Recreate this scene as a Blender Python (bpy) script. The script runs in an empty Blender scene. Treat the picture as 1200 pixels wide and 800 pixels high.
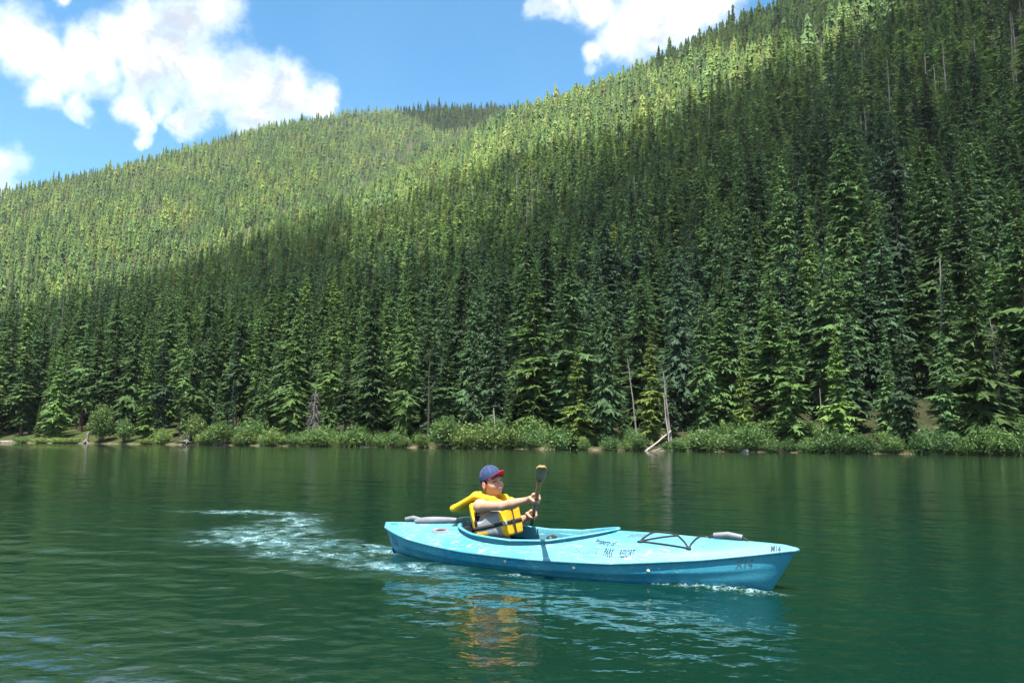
import bpy, bmesh, math, random
import numpy as np
from mathutils import Vector, Matrix, Euler

# ------------------------------------------------------------------ camera, sky, sun, exposure
S = bpy.context.scene
COL = S.collection
cam_d = bpy.data.cameras.new('camera'); cam = bpy.data.objects.new('camera', cam_d); COL.objects.link(cam)
cam_d.sensor_width = 36.0; cam_d.lens = 28.0; cam_d.clip_end = 20000; cam_d.clip_start = 0.05
CAM_H = 0.9
cam.matrix_world = Matrix.Translation((0, 0, CAM_H)) @ Matrix.Rotation(math.radians(97.33), 4, 'X') @ Matrix.Rotation(math.radians(0.58), 4, 'Z')
S.camera = cam
S.view_settings.view_transform = 'Standard'; S.view_settings.look = 'None'
S.view_settings.exposure = EXPOSURE = 1.7; S.view_settings.gamma = 1.0; S.view_settings.use_curve_mapping = False
S.render.engine = 'CYCLES'; S.cycles.use_denoising = True
S.cycles.max_bounces = 5; S.cycles.diffuse_bounces = 4; S.cycles.glossy_bounces = 2; S.cycles.transmission_bounces = 3
S.cycles.transparent_max_bounces = 12; S.cycles.sample_clamp_indirect = 4.0; S.cycles.caustics_reflective = False; S.cycles.caustics_refractive = False

SUN_L = Vector((-0.10, -0.38, 0.92)).normalized()          # towards the sun
sun_el = math.asin(SUN_L.z); sun_az = math.atan2(SUN_L.x, SUN_L.y)
sun_d = bpy.data.lights.new('sun', 'SUN'); sun_d.energy = 4.8; sun_d.angle = math.radians(0.53); sun_d.color = (1.0, 0.95, 0.86)
sun = bpy.data.objects.new('sun', sun_d); COL.objects.link(sun)
sun.rotation_euler = (-SUN_L).to_track_quat('-Z', 'Y').to_euler(); sun.location = SUN_L * 50

W = bpy.data.worlds.new('World'); S.world = W; W.use_nodes = True

class NT:
    """small helper to wire shader nodes"""
    def __init__(s, tree): s.t = tree; s.n = tree.nodes; s.l = tree.links
    def new(s, typ, **kw):
        n = s.n.new(typ)
        for k, v in kw.items(): setattr(n, k, v)
        return n
    def put(s, sock, v):
        if v is None: return
        if hasattr(v, 'is_output'): s.l.new(v, sock)
        else: sock.default_value = v
    def math(s, op, a, b=None, c=None, clamp=False):
        n = s.new('ShaderNodeMath', operation=op); n.use_clamp = clamp
        s.put(n.inputs[0], a); s.put(n.inputs[1], b)
        if c is not None: s.put(n.inputs[2], c)
        return n.outputs[0]
    def vmath(s, op, a, b=None, out=0):
        n = s.new('ShaderNodeVectorMath', operation=op); s.put(n.inputs[0], a)
        if b is not None: s.put(n.inputs[3 if op == 'SCALE' else 1], b)
        return n.outputs['Value'] if op in ('LENGTH', 'DISTANCE', 'DOT_PRODUCT') else n.outputs[out]
    def noise(s, vec, scale, detail=4, rough=0.5, dist=0.0, col=False):
        n = s.new('ShaderNodeTexNoise'); s.put(n.inputs['Vector'], vec)
        n.inputs['Scale'].default_value = scale; n.inputs['Detail'].default_value = detail
        n.inputs['Roughness'].default_value = rough; n.inputs['Distortion'].default_value = dist
        return n.outputs['Color' if col else 'Fac']
    def ramp(s, fac, stops, interp='LINEAR'):
        n = s.new('ShaderNodeValToRGB'); s.put(n.inputs[0], fac); cr = n.color_ramp; cr.interpolation = interp
        while len(cr.elements) < len(stops): cr.elements.new(0.5)
        for e, (p, c) in zip(cr.elements, stops):
            e.position = p; e.color = (c, c, c, 1) if isinstance(c, (int, float)) else (*c, 1)
        return n.outputs[0]
    def mix(s, fac, a, b, blend='MIX'):
        n = s.new('ShaderNodeMix', data_type='RGBA', blend_type=blend)
        s.put(n.inputs[0], fac)
        s.put(n.inputs[6], (*a, 1) if isinstance(a, tuple) and len(a) == 3 else a)
        s.put(n.inputs[7], (*b, 1) if isinstance(b, tuple) and len(b) == 3 else b)
        return n.outputs[2]
    def maprange(s, v, a, b, c=0.0, d=1.0, smooth=False):
        n = s.new('ShaderNodeMapRange'); n.clamp = True
        if smooth: n.interpolation_type = 'SMOOTHSTEP'
        s.put(n.inputs[0], v)
        for i, q in zip((1, 2, 3, 4), (a, b, c, d)): n.inputs[i].default_value = q
        return n.outputs[0]

SKY_STRENGTH = 0.13
def build_world():
    t = NT(W.node_tree); t.n.clear()
    out = t.new('ShaderNodeOutputWorld'); bg = t.new('ShaderNodeBackground')
    sky = t.new('ShaderNodeTexSky', sky_type='NISHITA'); sky.sun_disc = False
    sky.sun_elevation = sun_el; sky.sun_rotation = sun_az
    sky.altitude = 1200; sky.air_density = 1.0; sky.dust_density = 0.3; sky.ozone_density = 2.5
    hs = t.new('ShaderNodeHueSaturation'); hs.inputs['Hue'].default_value = 0.484; hs.inputs['Saturation'].default_value = 1.24; hs.inputs['Value'].default_value = 0.66
    t.put(hs.inputs['Color'], sky.outputs[0])
    co = t.new('ShaderNodeTexCoord').outputs['Generated']
    d = t.vmath('NORMALIZE', co)
    # cumulus banks: (azimuth deg, elevation tangent, radius)
    banks = BANKS
    warp = t.vmath('SUBTRACT', t.noise(d, 9.0, 5, 0.6, col=True), (0.5, 0.5, 0.5))
    dw = t.vmath('ADD', d, t.vmath('SCALE', warp, 0.095))
    field = None
    for az, el, r in banks:
        a = math.radians(az); c = Vector((math.sin(a), math.cos(a), el)).normalized()
        f = t.math('SUBTRACT', 1.0, t.math('DIVIDE', t.vmath('DISTANCE', dw, tuple(c)), r))
        field = f if field is None else t.math('SMOOTH_MAX', field, f, 0.25)
    # scattered cumulus over the rest of the dome
    open_ = t.vmath('DISTANCE', d, tuple(Vector((0.0, 1.0, 0.5)).normalized()))
    rest = t.math('SUBTRACT', t.noise(dw, 2.3, 2, 0.5), 0.45)
    rest = t.math('MULTIPLY', t.math('MULTIPLY', rest, 3.0), t.maprange(open_, 0.62, 0.95, 0, 1, True))
    rest = t.math('SUBTRACT', rest, t.maprange(open_, 0.62, 0.95, 1, 0, True))
    field = t.math('MAXIMUM', field, rest)
    fine = t.math('SUBTRACT', t.noise(d, 22.0, 8, 0.62), 0.5)
    mid = t.math('SUBTRACT', t.noise(d, 8.0, 3, 0.55), 0.5)
    edge = t.math('ADD', t.math('ADD', field, t.math('MULTIPLY', fine, 1.15)), t.math('MULTIPLY', mid, 0.7))
    cover = t.maprange(edge, -0.22, 0.80, 0, 1, True)
    dens = t.maprange(edge, 0.05, 0.6, 0, 1, True)
    puff = t.noise(dw, 7.0, 5, 0.62)
    shade = t.math('MULTIPLY', dens, t.maprange(puff, 0.42, 0.60, 0.0, 1.0, True))
    ccol = t.mix(shade, (1.0, 1.0, 1.0), (0.44, 0.48, 0.53))
    skyc = t.vmath('SCALE', hs.outputs[0], SKY_STRENGTH)
    fin = t.mix(cover, skyc, t.vmath('SCALE', ccol, 0.52))
    t.put(bg.inputs['Color'], fin); bg.inputs['Strength'].default_value = 1.0
    t.l.new(bg.outputs[0], out.inputs[0])
BANKS = [(-33.5, 0.435, 0.039), (-31.5, 0.41, 0.037), (-29.7, 0.442, 0.038), (-27.8, 0.469, 0.038), (-26.3, 0.491, 0.046), (-23.9, 0.507, 0.044), (-21.7, 0.535, 0.038), (-26.6, 0.436, 0.036), (-24.0, 0.455, 0.045), (-21.7, 0.441, 0.041), (-19.4, 0.436, 0.04), (-17.1, 0.432, 0.038), (-14.8, 0.426, 0.028), (-18.7, 0.399, 0.032), (-32.5, 0.378, 0.023), (-33.5, 0.283, 0.029), (-31.9, 0.501, 0.014), (3.0, 0.592, 0.022), (5.6, 0.582, 0.035), (7.5, 0.55, 0.037), (10.1, 0.576, 0.064), (12.6, 0.566, 0.053), (5.6, 0.501, 0.02), (7.7, 0.519, 0.033), (15.7, 0.582, 0.041), (-27.0, 0.401, 0.023), (-26.0, 0.377, 0.016), (-26.2, 0.353, 0.012), (-24.9, 0.402, 0.022), (-23.1, 0.384, 0.023), (-21.9, 0.404, 0.025), (-30.9, 0.377, 0.018)]
build_world()

# ------------------------------------------------------------------ terrain shape (metres, lake level z = 0)
rng = np.random.default_rng(7)
_perm = rng.random((256, 256))
def vnoise(x, y):
    xi = np.floor(x).astype(int); yi = np.floor(y).astype(int); fx = x - xi; fy = y - yi
    fx = fx * fx * (3 - 2 * fx); fy = fy * fy * (3 - 2 * fy)
    g = lambda i, j: _perm[i % 256, j % 256]
    return (g(xi, yi) * (1 - fx) + g(xi + 1, yi) * fx) * (1 - fy) + (g(xi, yi + 1) * (1 - fx) + g(xi + 1, yi + 1) * fx) * fy
def fbm(x, y, o=4):
    s = 0; a = 0.5
    for k in range(o): s = s + a * (vnoise(x * 2 ** k + 17.3 * k, y * 2 ** k + 9.1 * k) - 0.5); a *= 0.5
    return s
SN = np.array([0.395, 0.919]); SD = 132.0             # shore line: SN . p = SD, inland side positive
TH  = np.radians([-60, -40, -33.1, -24.7, -13.8, -6.5, -0.2, 9.4, 16.9, 34.8, 60])
CR  = np.array([430, 470, 520, 700, 1000, 1200, 1300, 1350, 1250, 1000, 800.])       # spur crest distance
CE  = np.array([.06, .115, .148, .208, .301, .384, .448, .512, .567, .644, .70])      # spur crest elevation tangent (tree tops)
TF  = np.radians([-60, -40, -33.7, -29.1, -24.1, -18.7, -12.8, -6.6, -0.8, 2.4, 12, 60])
FR  = np.array([1900, 2000, 2000, 2050, 2100, 2150, 2200, 2200, 2200, 2200, 2200, 2200.])
FE  = np.array([.20, .225, .267, .303, .344, .388, .421, .438, .446, .44, .40, .3])
FB  = np.array([650, 650, 700, 720, 740, 770, 800, 850, 900, 900, 900, 900.])
def smooth_interp(x, xp, fp):
    return (np.interp(x - .02, xp, fp) + np.interp(x, xp, fp) + np.interp(x + .02, xp, fp)) / 3
def terrain(X, Y):
    X = np.asarray(X, float); Y = np.asarray(Y, float)
    r = np.hypot(X, Y); th = np.arctan2(X, Y)
    den = np.maximum(SN[0] * np.sin(th) + SN[1] * np.cos(th), 0.12)
    wob = 5.0 * fbm(X / 38.0, Y / 38.0, 3)
    rs = (SD + wob) / den
    rc = smooth_interp(th, TH, CR); zc = smooth_interp(th, TH, CE) * rc - np.interp(rc, [500, 700, 1300], [40, 32, 18]) + CAM_H
    rc = np.maximum(rc, rs + 50)
    t = (r - rs) / (rc - rs)
    up = np.clip(t, 0, 1) ** 1.30
    near = zc * np.where(t < 1, up - .04 * np.clip(t, 0, 1) ** 8, .96 - 0.55 * np.clip(t - 1, 0, 1.5))
    near = near + 44 * fbm(X / 260.0 + 3, Y / 260.0, 4) * np.clip(t * 1.6, 0, 1) * (1 - .75 * np.clip((t - .75) / .25, 0, 1))
    rf = smooth_interp(th, TF, FR); zf = smooth_interp(th, TF, FE) * rf - 14; rb = smooth_interp(th, TF, FB)
    q = (r - rb) / (rf - rb)
    far = np.where(q < 1, zf * np.clip(q, -.2, 1) ** 1.0, zf * (1 - .6 * (q - 1))) if False else zf * np.where(q < 1, np.clip(q, -.2, 1), 1 - .6 * (q - 1))
    far = far + 70 * fbm(X / 420.0, Y / 420.0 + 5, 4) * np.clip(q * 3, 0, 1) * (1 - .8 * np.clip((q - .7) / .3, 0, 1))
    land = np.maximum(near, far)
    dist = r - rs
    bank = np.clip(dist / 1.2, 0, 1) * 0.45 + np.clip((dist - 2) / 10, 0, 1) * 0.8
    z = np.where(t > 0, land + bank + 0.12 * fbm(X / 1.7, Y / 1.7, 3), dist * 0.25)
    return z
def shore_point(u, v=0.0):
    """point on the shore by its azimuth (degrees), v metres inland"""
    th = math.radians(u)
    r = SD / (SN[0] * math.sin(th) + SN[1] * math.cos(th))
    for _ in range(4):
        X, Y = r * math.sin(th), r * math.cos(th)
        r = (SD + 5.0 * float(fbm(np.array([X / 38.0]), np.array([Y / 38.0]), 3)[0])) / (SN[0] * math.sin(th) + SN[1] * math.cos(th))
    r += v
    X, Y = r * math.sin(th), r * math.cos(th)
    return X, Y, float(terrain(np.array([X]), np.array([Y]))[0])
# ---END-TERRAIN

# ------------------------------------------------------------------ helpers
def tag(o, label=None, cat=None, group=None, kind=None):
    if label: o['label'] = label
    if cat: o['category'] = cat
    if group: o['group'] = group
    if kind: o['kind'] = kind
    return o
def mesh_np(name, verts, faces, mats=(), mi=None, smooth=False):
    """mesh from numpy arrays; faces (n,3) or (n,4)"""
    me = bpy.data.meshes.new(name)
    verts = np.asarray(verts, np.float32); faces = np.asarray(faces, np.int32)
    k = faces.shape[1]
    me.vertices.add(len(verts)); me.vertices.foreach_set('co', verts.ravel())
    me.loops.add(faces.size); me.loops.foreach_set('vertex_index', faces.ravel())
    me.polygons.add(len(faces)); me.polygons.foreach_set('loop_start', np.arange(0, faces.size, k, dtype=np.int32))
    if mi is not None: me.polygons.foreach_set('material_index', np.asarray(mi, np.int32))
    me.polygons.foreach_set('use_smooth', np.full(len(faces), smooth))
    for m in mats: me.materials.append(m)
    me.update(calc_edges=True)
    return me
def link(name, me, parent=None):
    o = bpy.data.objects.new(name, me); COL.objects.link(o)
    if parent is not None: o.parent = parent
    return o
def empty(name, loc=(0, 0, 0), rz=0.0):
    o = bpy.data.objects.new(name, None); COL.objects.link(o); o.location = loc; o.rotation_euler = (0, 0, rz); o.empty_display_size = 0.2
    return o
def material(name):
    m = bpy.data.materials.new(name); m.use_nodes = True; t = NT(m.node_tree); t.n.clear()
    out = t.new('ShaderNodeOutputMaterial')
    return m, t, out
def principled(t, out, color, rough=0.6, spec=0.5, normal=None, **kw):
    b = t.new('ShaderNodeBsdfPrincipled')
    t.put(b.inputs['Base Color'], (*color, 1) if isinstance(color, tuple) else color)
    t.put(b.inputs['Roughness'], rough); t.put(b.inputs['Specular IOR Level'], spec)
    if normal is not None: t.put(b.inputs['Normal'], normal)
    for k, v in kw.items(): t.put(b.inputs[k.replace('_', ' ')], v)
    if out is not None: t.l.new(b.outputs[0], out.inputs[0])
    return b
def simple_mat(name, color, rough=0.6, spec=0.4, var=0.15, scale=8.0, bump=0.0):
    m, t, out = material(name)
    co = t.new('ShaderNodeTexCoord').outputs['Object']
    n = t.noise(co, scale, 5, 0.6)
    c = t.mix(t.maprange(n, 0.3, 0.7), tuple(x * (1 - var) for x in color), tuple(min(1, x * (1 + var)) for x in color))
    nrm = None
    if bump:
        b = t.new('ShaderNodeBump'); b.inputs['Strength'].default_value = bump; b.inputs['Distance'].default_value = 0.02
        t.put(b.inputs['Height'], n); nrm = b.outputs[0]
    principled(t, out, c, rough, spec, nrm)
    return m

# ------------------------------------------------------------------ materials of the landscape
def needle_mat(name, dead=False):
    m, t, out = material(name)
    at = t.new('ShaderNodeAttribute', attribute_type='INSTANCER', attribute_name='tint').outputs['Fac']
    oi = t.new('ShaderNodeObjectInfo')
    geo = t.new('ShaderNodeNewGeometry')
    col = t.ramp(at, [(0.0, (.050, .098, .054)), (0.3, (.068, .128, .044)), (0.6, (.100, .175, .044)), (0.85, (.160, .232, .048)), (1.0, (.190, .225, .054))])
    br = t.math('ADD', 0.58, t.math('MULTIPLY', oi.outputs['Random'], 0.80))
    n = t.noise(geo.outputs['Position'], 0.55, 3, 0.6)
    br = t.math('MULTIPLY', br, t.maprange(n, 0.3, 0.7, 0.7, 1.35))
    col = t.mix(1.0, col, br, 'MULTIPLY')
    b = principled(t, None, col, 0.62, 0.22)
    tr = t.new('ShaderNodeBsdfTranslucent'); t.put(tr.inputs['Color'], t.vmath('SCALE', col, 1.2))
    mx = t.new('ShaderNodeMixShader'); mx.inputs[0].default_value = 0.30
    t.l.new(b.outputs[0], mx.inputs[1]); t.l.new(tr.outputs[0], mx.inputs[2]); t.l.new(mx.outputs[0], out.inputs[0])
    return m
def leaf_mat(name):
    m, t, out = material(name)
    at = t.new('ShaderNodeAttribute', attribute_type='INSTANCER', attribute_name='tint').outputs['Fac']
    oi = t.new('ShaderNodeObjectInfo'); geo = t.new('ShaderNodeNewGeometry')
    col = t.ramp(at, [(0.0, (.058, .122, .036)), (0.5, (.105, .185, .050)), (1.0, (.175, .235, .058))])
    n = t.noise(geo.outputs['Position'], 0.9, 4, 0.65)
    br = t.math('MULTIPLY', t.math('ADD', 0.8, t.math('MULTIPLY', oi.outputs['Random'], 0.4)), t.maprange(n, 0.3, 0.7, 0.65, 1.35))
    col = t.mix(1.0, col, br, 'MULTIPLY')
    b = principled(t, None, col, 0.5, 0.35)
    tr = t.new('ShaderNodeBsdfTranslucent'); t.put(tr.inputs['Color'], t.vmath('SCALE', col, 1.3))
    mx = t.new('ShaderNodeMixShader'); mx.inputs[0].default_value = 0.3
    t.l.new(b.outputs[0], mx.inputs[1]); t.l.new(tr.outputs[0], mx.inputs[2]); t.l.new(mx.outputs[0], out.inputs[0])
    return m
NEEDLE = needle_mat('conifer_needles'); LEAF = leaf_mat('willow_leaves')
BARK = simple_mat('conifer_bark', (.085, .062, .048), 0.9, 0.1, 0.35, 3.0, 0.5)
GREYWOOD = simple_mat('weathered_grey_wood', (.20, .185, .172), 0.85, 0.15, 0.3, 4.0, 0.5)
PALEWOOD = simple_mat('bleached_drift_wood', (.34, .305, .265), 0.8, 0.2, 0.25, 4.0, 0.4)
DEADTWIG = simple_mat('dead_grey_twigs', (.17, .145, .135), 0.9, 0.1, 0.3, 1.0)

def ground_mat():
    m, t, out = material('forest_floor')
    geo = t.new('ShaderNodeNewGeometry').outputs['Position']
    n1 = t.noise(geo, 0.35, 6, 0.65); n2 = t.noise(geo, 0.012, 4, 0.6)
    a = t.mix(t.maprange(n1, 0.35, 0.65), (.022, .030, .012), (.050, .050, .026))
    a = t.mix(t.maprange(n2, 0.5, 0.62), a, (.055, .075, .022))
    z = t.new('ShaderNodeSeparateXYZ'); t.put(z.inputs[0], geo)
    bank = t.maprange(t.math('ADD', z.outputs[2], t.math('MULTIPLY', n1, 0.6)), 0.75, 0.45)
    a = t.mix(bank, a, t.mix(t.maprange(t.noise(geo, 1.3, 4), 0.4, 0.6), (.14, .115, .085), (.09, .085, .04)))
    b = t.new('ShaderNodeBump'); b.inputs['Distance'].default_value = 0.3; t.put(b.inputs['Height'], n1)
    principled(t, out, a, 0.95, 0.1, b.outputs[0])
    return m
def build_terrain():
    th = np.radians(np.linspace(-44, 44, 330))
    r = np.concatenate([np.geomspace(60, 130, 14)[:-1], np.geomspace(130, 330, 190)[:-1], np.geomspace(330, 2700, 190)])
    T, R = np.meshgrid(th, r); X = R * np.sin(T); Y = R * np.cos(T); Z = terrain(X, Y)
    n, k = X.shape; idx = np.arange(n * k).reshape(n, k)
    f = np.stack([idx[:-1, :-1], idx[:-1, 1:], idx[1:, 1:], idx[1:, :-1]], -1).reshape(-1, 4)
    me = mesh_np('hillside', np.stack([X, Y, Z], -1).reshape(-1, 3), f, [ground_mat()], smooth=True)
    tag(link('hillside', me), kind='structure')
build_terrain()

# ------------------------------------------------------------------ unseen cumulus above the frame, each shaped by the shade wanted on the slopes
def build_shade_cloud(ground, base, opaque=0.0):
    ground = np.array(ground, float)                     # outline of the shadow it throws on the slope
    L = np.array(SUN_L); poly = ground[:, :2] + L[:2] / L[2] * (base - ground[:, 2:3])
    gx = np.arange(poly[:, 0].min() - 60, poly[:, 0].max() + 60, 16.0); gy = np.arange(poly[:, 1].min() - 60, poly[:, 1].max() + 60, 16.0)
    X, Y = np.meshgrid(gx, gy)
    inside = np.zeros(X.shape, bool); dmin = np.full(X.shape, 1e9)
    for i in range(len(poly)):
        a, b = poly[i], poly[(i + 1) % len(poly)]
        c = ((a[1] > Y) != (b[1] > Y)) & (X < (b[0] - a[0]) * (Y - a[1]) / (b[1] - a[1] + 1e-9) + a[0]); inside ^= c
        ab = b - a; tt = np.clip(((X - a[0]) * ab[0] + (Y - a[1]) * ab[1]) / (ab @ ab), 0, 1)
        dmin = np.minimum(dmin, np.hypot(X - a[0] - tt * ab[0], Y - a[1] - tt * ab[1]))
    sd = np.where(inside, dmin, -dmin) + 50 * fbm(X / 60, Y / 60, 4)
    ok = sd > 0
    h = np.sqrt(np.clip(sd, 0, 300)) * 4 * (0.75 + 1.2 * np.abs(fbm(X / 110, Y / 110, 4)) * 2)
    n, k = X.shape; idx = np.arange(n * k).reshape(n, k)
    q = ok[:-1, :-1] & ok[:-1, 1:] & ok[1:, 1:] & ok[1:, :-1]
    f = np.stack([idx[:-1, :-1], idx[:-1, 1:], idx[1:, 1:], idx[1:, :-1]], -1)[q]
    top = np.stack([X, Y, base + 4 + h], -1).reshape(-1, 3); bot = np.stack([X, Y, base - 0.12 * h], -1).reshape(-1, 3)
    me = mesh_np('shade_cloud', np.concatenate([top, bot]), np.concatenate([f, (f + n * k)[:, ::-1]]), [], smooth=True)
    gxy = np.stack([X.ravel(), Y.ravel()], -1) - L[:2] / L[2] * base; inl = gxy @ SN - SD                  # made thinner towards the lake to let more sun onto the shore trees
    thin = np.clip(.82 - .29 * np.clip(inl / 260.0, 0, 1), 0, 1) * (1 - opaque) + .30 * fbm(X / 75, Y / 75, 3).ravel()
    at = me.attributes.new('thin', 'FLOAT', 'POINT'); at.data.foreach_set('value', np.r_[thin, thin].astype(np.float32))
    bm = bmesh.new(); bm.from_mesh(me); bmesh.ops.delete(bm, geom=[v for v in bm.verts if not v.link_faces], context='VERTS'); bm.to_mesh(me); bm.free()
    m, t, out = material('shade_cloud_white'); th_ = t.new('ShaderNodeAttribute', attribute_name='thin').outputs['Fac']
    d1 = t.new('ShaderNodeBsdfDiffuse'); d1.inputs[0].default_value = (.95, .95, .95, 1); d2 = t.new('ShaderNodeBsdfTranslucent'); d2.inputs[0].default_value = (.97, .97, .97, 1)
    mx = t.new('ShaderNodeMixShader'); mx.inputs[0].default_value = 0.72; t.l.new(d1.outputs[0], mx.inputs[1]); t.l.new(d2.outputs[0], mx.inputs[2]); tp = t.new('ShaderNodeBsdfTransparent'); mt = t.new('ShaderNodeMixShader'); t.put(mt.inputs[0], th_)
    t.l.new(mx.outputs[0], mt.inputs[1]); t.l.new(tp.outputs[0], mt.inputs[2]); t.l.new(mt.outputs[0], out.inputs[0])          # partly transparent, set so some sun reaches the shaded trees
    me.materials.append(m)
    tag(link('shade_cloud', me), kind='structure')
build_shade_cloud([(-800, 620, 50), (-520, 560, 60), (-430, 600, 70), (-430, 720, 110), (-410, 860, 150), (-340, 1080, 260), (-250, 1130, 280), (-190, 1000, 280), (-150, 760, 200), (-140, 649, 162), (-75, 459, 97),
             (-40, 452, 103), (-1, 507, 139), (55, 636, 215), (128, 728, 288), (195, 702, 308), (252, 644, 310), (299, 648, 339), (386, 740, 441), (525, 760, 549), (800, 800, 650), (950, 400, 300),
             (700, 60, 0), (150, 58, 0), (60, 62, 0), (0, 70, 0), (-130, 95, 0), (-500, 150, 0), (-800, 300, 0)], 1750.0)
build_shade_cloud([(-330, 2116, 911), (-225, 1962, 804), (-157, 1942, 785), (-98, 2010, 850), (20, 2100, 930), (20, 2350, 850), (-380, 2350, 850)], 1800.0, .2)
build_shade_cloud([(200, 1150, 560), (260, 979, 510), (265, 810, 405), (310, 775, 405), (360, 800, 450), (470, 900, 578), (620, 1000, 700), (520, 1350, 700), (240, 1350, 650)], 1850.0, .2)

# ------------------------------------------------------------------ trees
def tube(pts, rad, sides=6):
    """tapered tube through points -> verts, quads"""
    pts = np.asarray(pts, float); n = len(pts); V = []; rad = np.broadcast_to(np.asarray(rad, float), (n,))
    for i in range(n):
        d = pts[min(i + 1, n - 1)] - pts[max(i - 1, 0)]; d = d / (np.linalg.norm(d) + 1e-9)
        a = np.cross(d, (0, 0, 1) if abs(d[2]) < .9 else (1, 0, 0)); a /= np.linalg.norm(a); b = np.cross(d, a)
        for k in range(sides):
            w = 2 * math.pi * k / sides; V.append(pts[i] + rad[i] * (math.cos(w) * a + math.sin(w) * b))
    Fc = [(i * sides + k, i * sides + (k + 1) % sides, (i + 1) * sides + (k + 1) % sides, (i + 1) * sides + k) for i in range(n - 1) for k in range(sides)]
    return np.array(V), np.array(Fc)
def join(parts):
    V = []; Fq = []; o = 0
    for v, f in parts: V.append(v); Fq.append(f + o); o += len(v)
    return np.concatenate(V), np.concatenate(Fq)

def conifer(seed, H=26.0, R=3.0, base=0.08, whorls=40, per=6, twigs=10, droop=0.45, rag=0.25, power=0.8, rise=0.25, fat=1.0, sparse=0.0):
    g = np.random.default_rng(seed)
    zf = base + (0.985 - base) * np.linspace(0, 1, whorls) ** 0.92
    zf = np.repeat(zf, per) + g.normal(0, 0.35 * (1 - base) / whorls, whorls * per)
    zf = np.clip(zf, base * .9, .995)
    keep = g.random(len(zf)) > sparse * (1 - zf); zf = zf[keep]; B = len(zf)
    prof = np.clip(1 - zf, 0, 1) ** power * np.clip(0.55 + (zf - base) * 4, 0, 1)
    gust = 1 + rag * np.interp(zf, np.linspace(0, 1, 14), g.normal(0, 1, 14))
    ln = np.maximum(R * prof * np.clip(gust, .45, 1.6) * g.uniform(0.62, 1.18, B), 0.12 * R * .5)
    ang = g.uniform(0, 2 * math.pi, B)
    el0 = rise * (zf * 2 - 0.9) + g.normal(0, 0.09, B)
    ca, sa = np.cos(ang), np.sin(ang); dirv = np.stack([ca, sa, 0 * ca], -1); nrm = np.stack([-sa, ca, 0 * ca], -1); zv = np.array([0, 0, 1.0])
    M = 5
    s = np.linspace(0.0, 1.0, M)[None, :] + np.zeros((B, 1))
    def axis(q):
        return q * ln[:, None], ln[:, None] * (np.tan(el0)[:, None] * q - droop * q ** 2 + 0.4 * droop * q ** 4)
    hz, vz = axis(s)
    C = dirv[:, None] * hz[..., None] + zv * (H * zf[:, None] + vz)[..., None]
    wid = np.array([.08, .24, .27, .19, 0.0])[None, :] * ln[:, None] * g.uniform(.6, 1.35, (B, M)) * fat
    wid2 = wid * g.uniform(.6, 1.4, (B, M)); sag = g.uniform(.25, .75, (B, M)) + .25 * droop
    jag = g.uniform(-.10, .18, (B, M)) * ln[:, None]
    Lf = C + nrm[:, None] * wid[..., None] + dirv[:, None] * jag[..., None] - zv * (wid * sag)[..., None]
    Rt = C - nrm[:, None] * wid2[..., None] + dirv[:, None] * (jag * .7)[..., None] - zv * (wid2 * sag)[..., None]
    tris = []
    for a in range(M - 1):          # roof shaped frond with notched edges
        m1 = (Lf[:, a] * .35 + C[:, a] * .65); m2 = (Rt[:, a] * .35 + C[:, a] * .65)
        tris += [np.stack([C[:, a], C[:, a + 1], Lf[:, a + 1]], 1), np.stack([C[:, a], Lf[:, a + 1], m1], 1),
                 np.stack([C[:, a + 1], C[:, a], Rt[:, a + 1]], 1), np.stack([C[:, a], m2, Rt[:, a + 1]], 1)]
    tris = [q for q in tris]
    if twigs:                       # loose sprays along the edge
        q = np.sort(g.uniform(.25, 1.0, (B, twigs)), 1); hz, vz = axis(q)
        side = g.choice([-1, 1], (B, twigs)); off = side * g.uniform(.15, .42, (B, twigs)) * ln[:, None] * (1.05 - q)
        P = dirv[:, None] * hz[..., None] + nrm[:, None] * off[..., None] + zv * (H * zf[:, None] + vz - np.abs(off) * .4)[..., None]
        yaw = ang[:, None] + side * g.uniform(.2, 1.0, (B, twigs)); tl = (.16 * ln[:, None] + .30) * g.uniform(.7, 1.3, (B, twigs)) * fat
        pit = -.25 - .5 * droop + g.normal(0, .28, (B, twigs))
        D = np.stack([np.cos(yaw) * np.cos(pit), np.sin(yaw) * np.cos(pit), np.sin(pit)], -1)
        Nn = np.stack([-np.sin(yaw), np.cos(yaw), g.normal(0, .4, (B, twigs))], -1) * (.24 * tl)[..., None]
        tr_ = np.stack([P - Nn - D * .2 * tl[..., None], P + Nn - D * .2 * tl[..., None], P + D * tl[..., None]], 2).reshape(-1, 3, 3)
        tris.append(tr_)
    V = np.concatenate([q.reshape(-1, 3, 3) for q in tris]).reshape(-1, 3); Fc = np.arange(len(V)).reshape(-1, 3)
    return V, Fc
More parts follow.
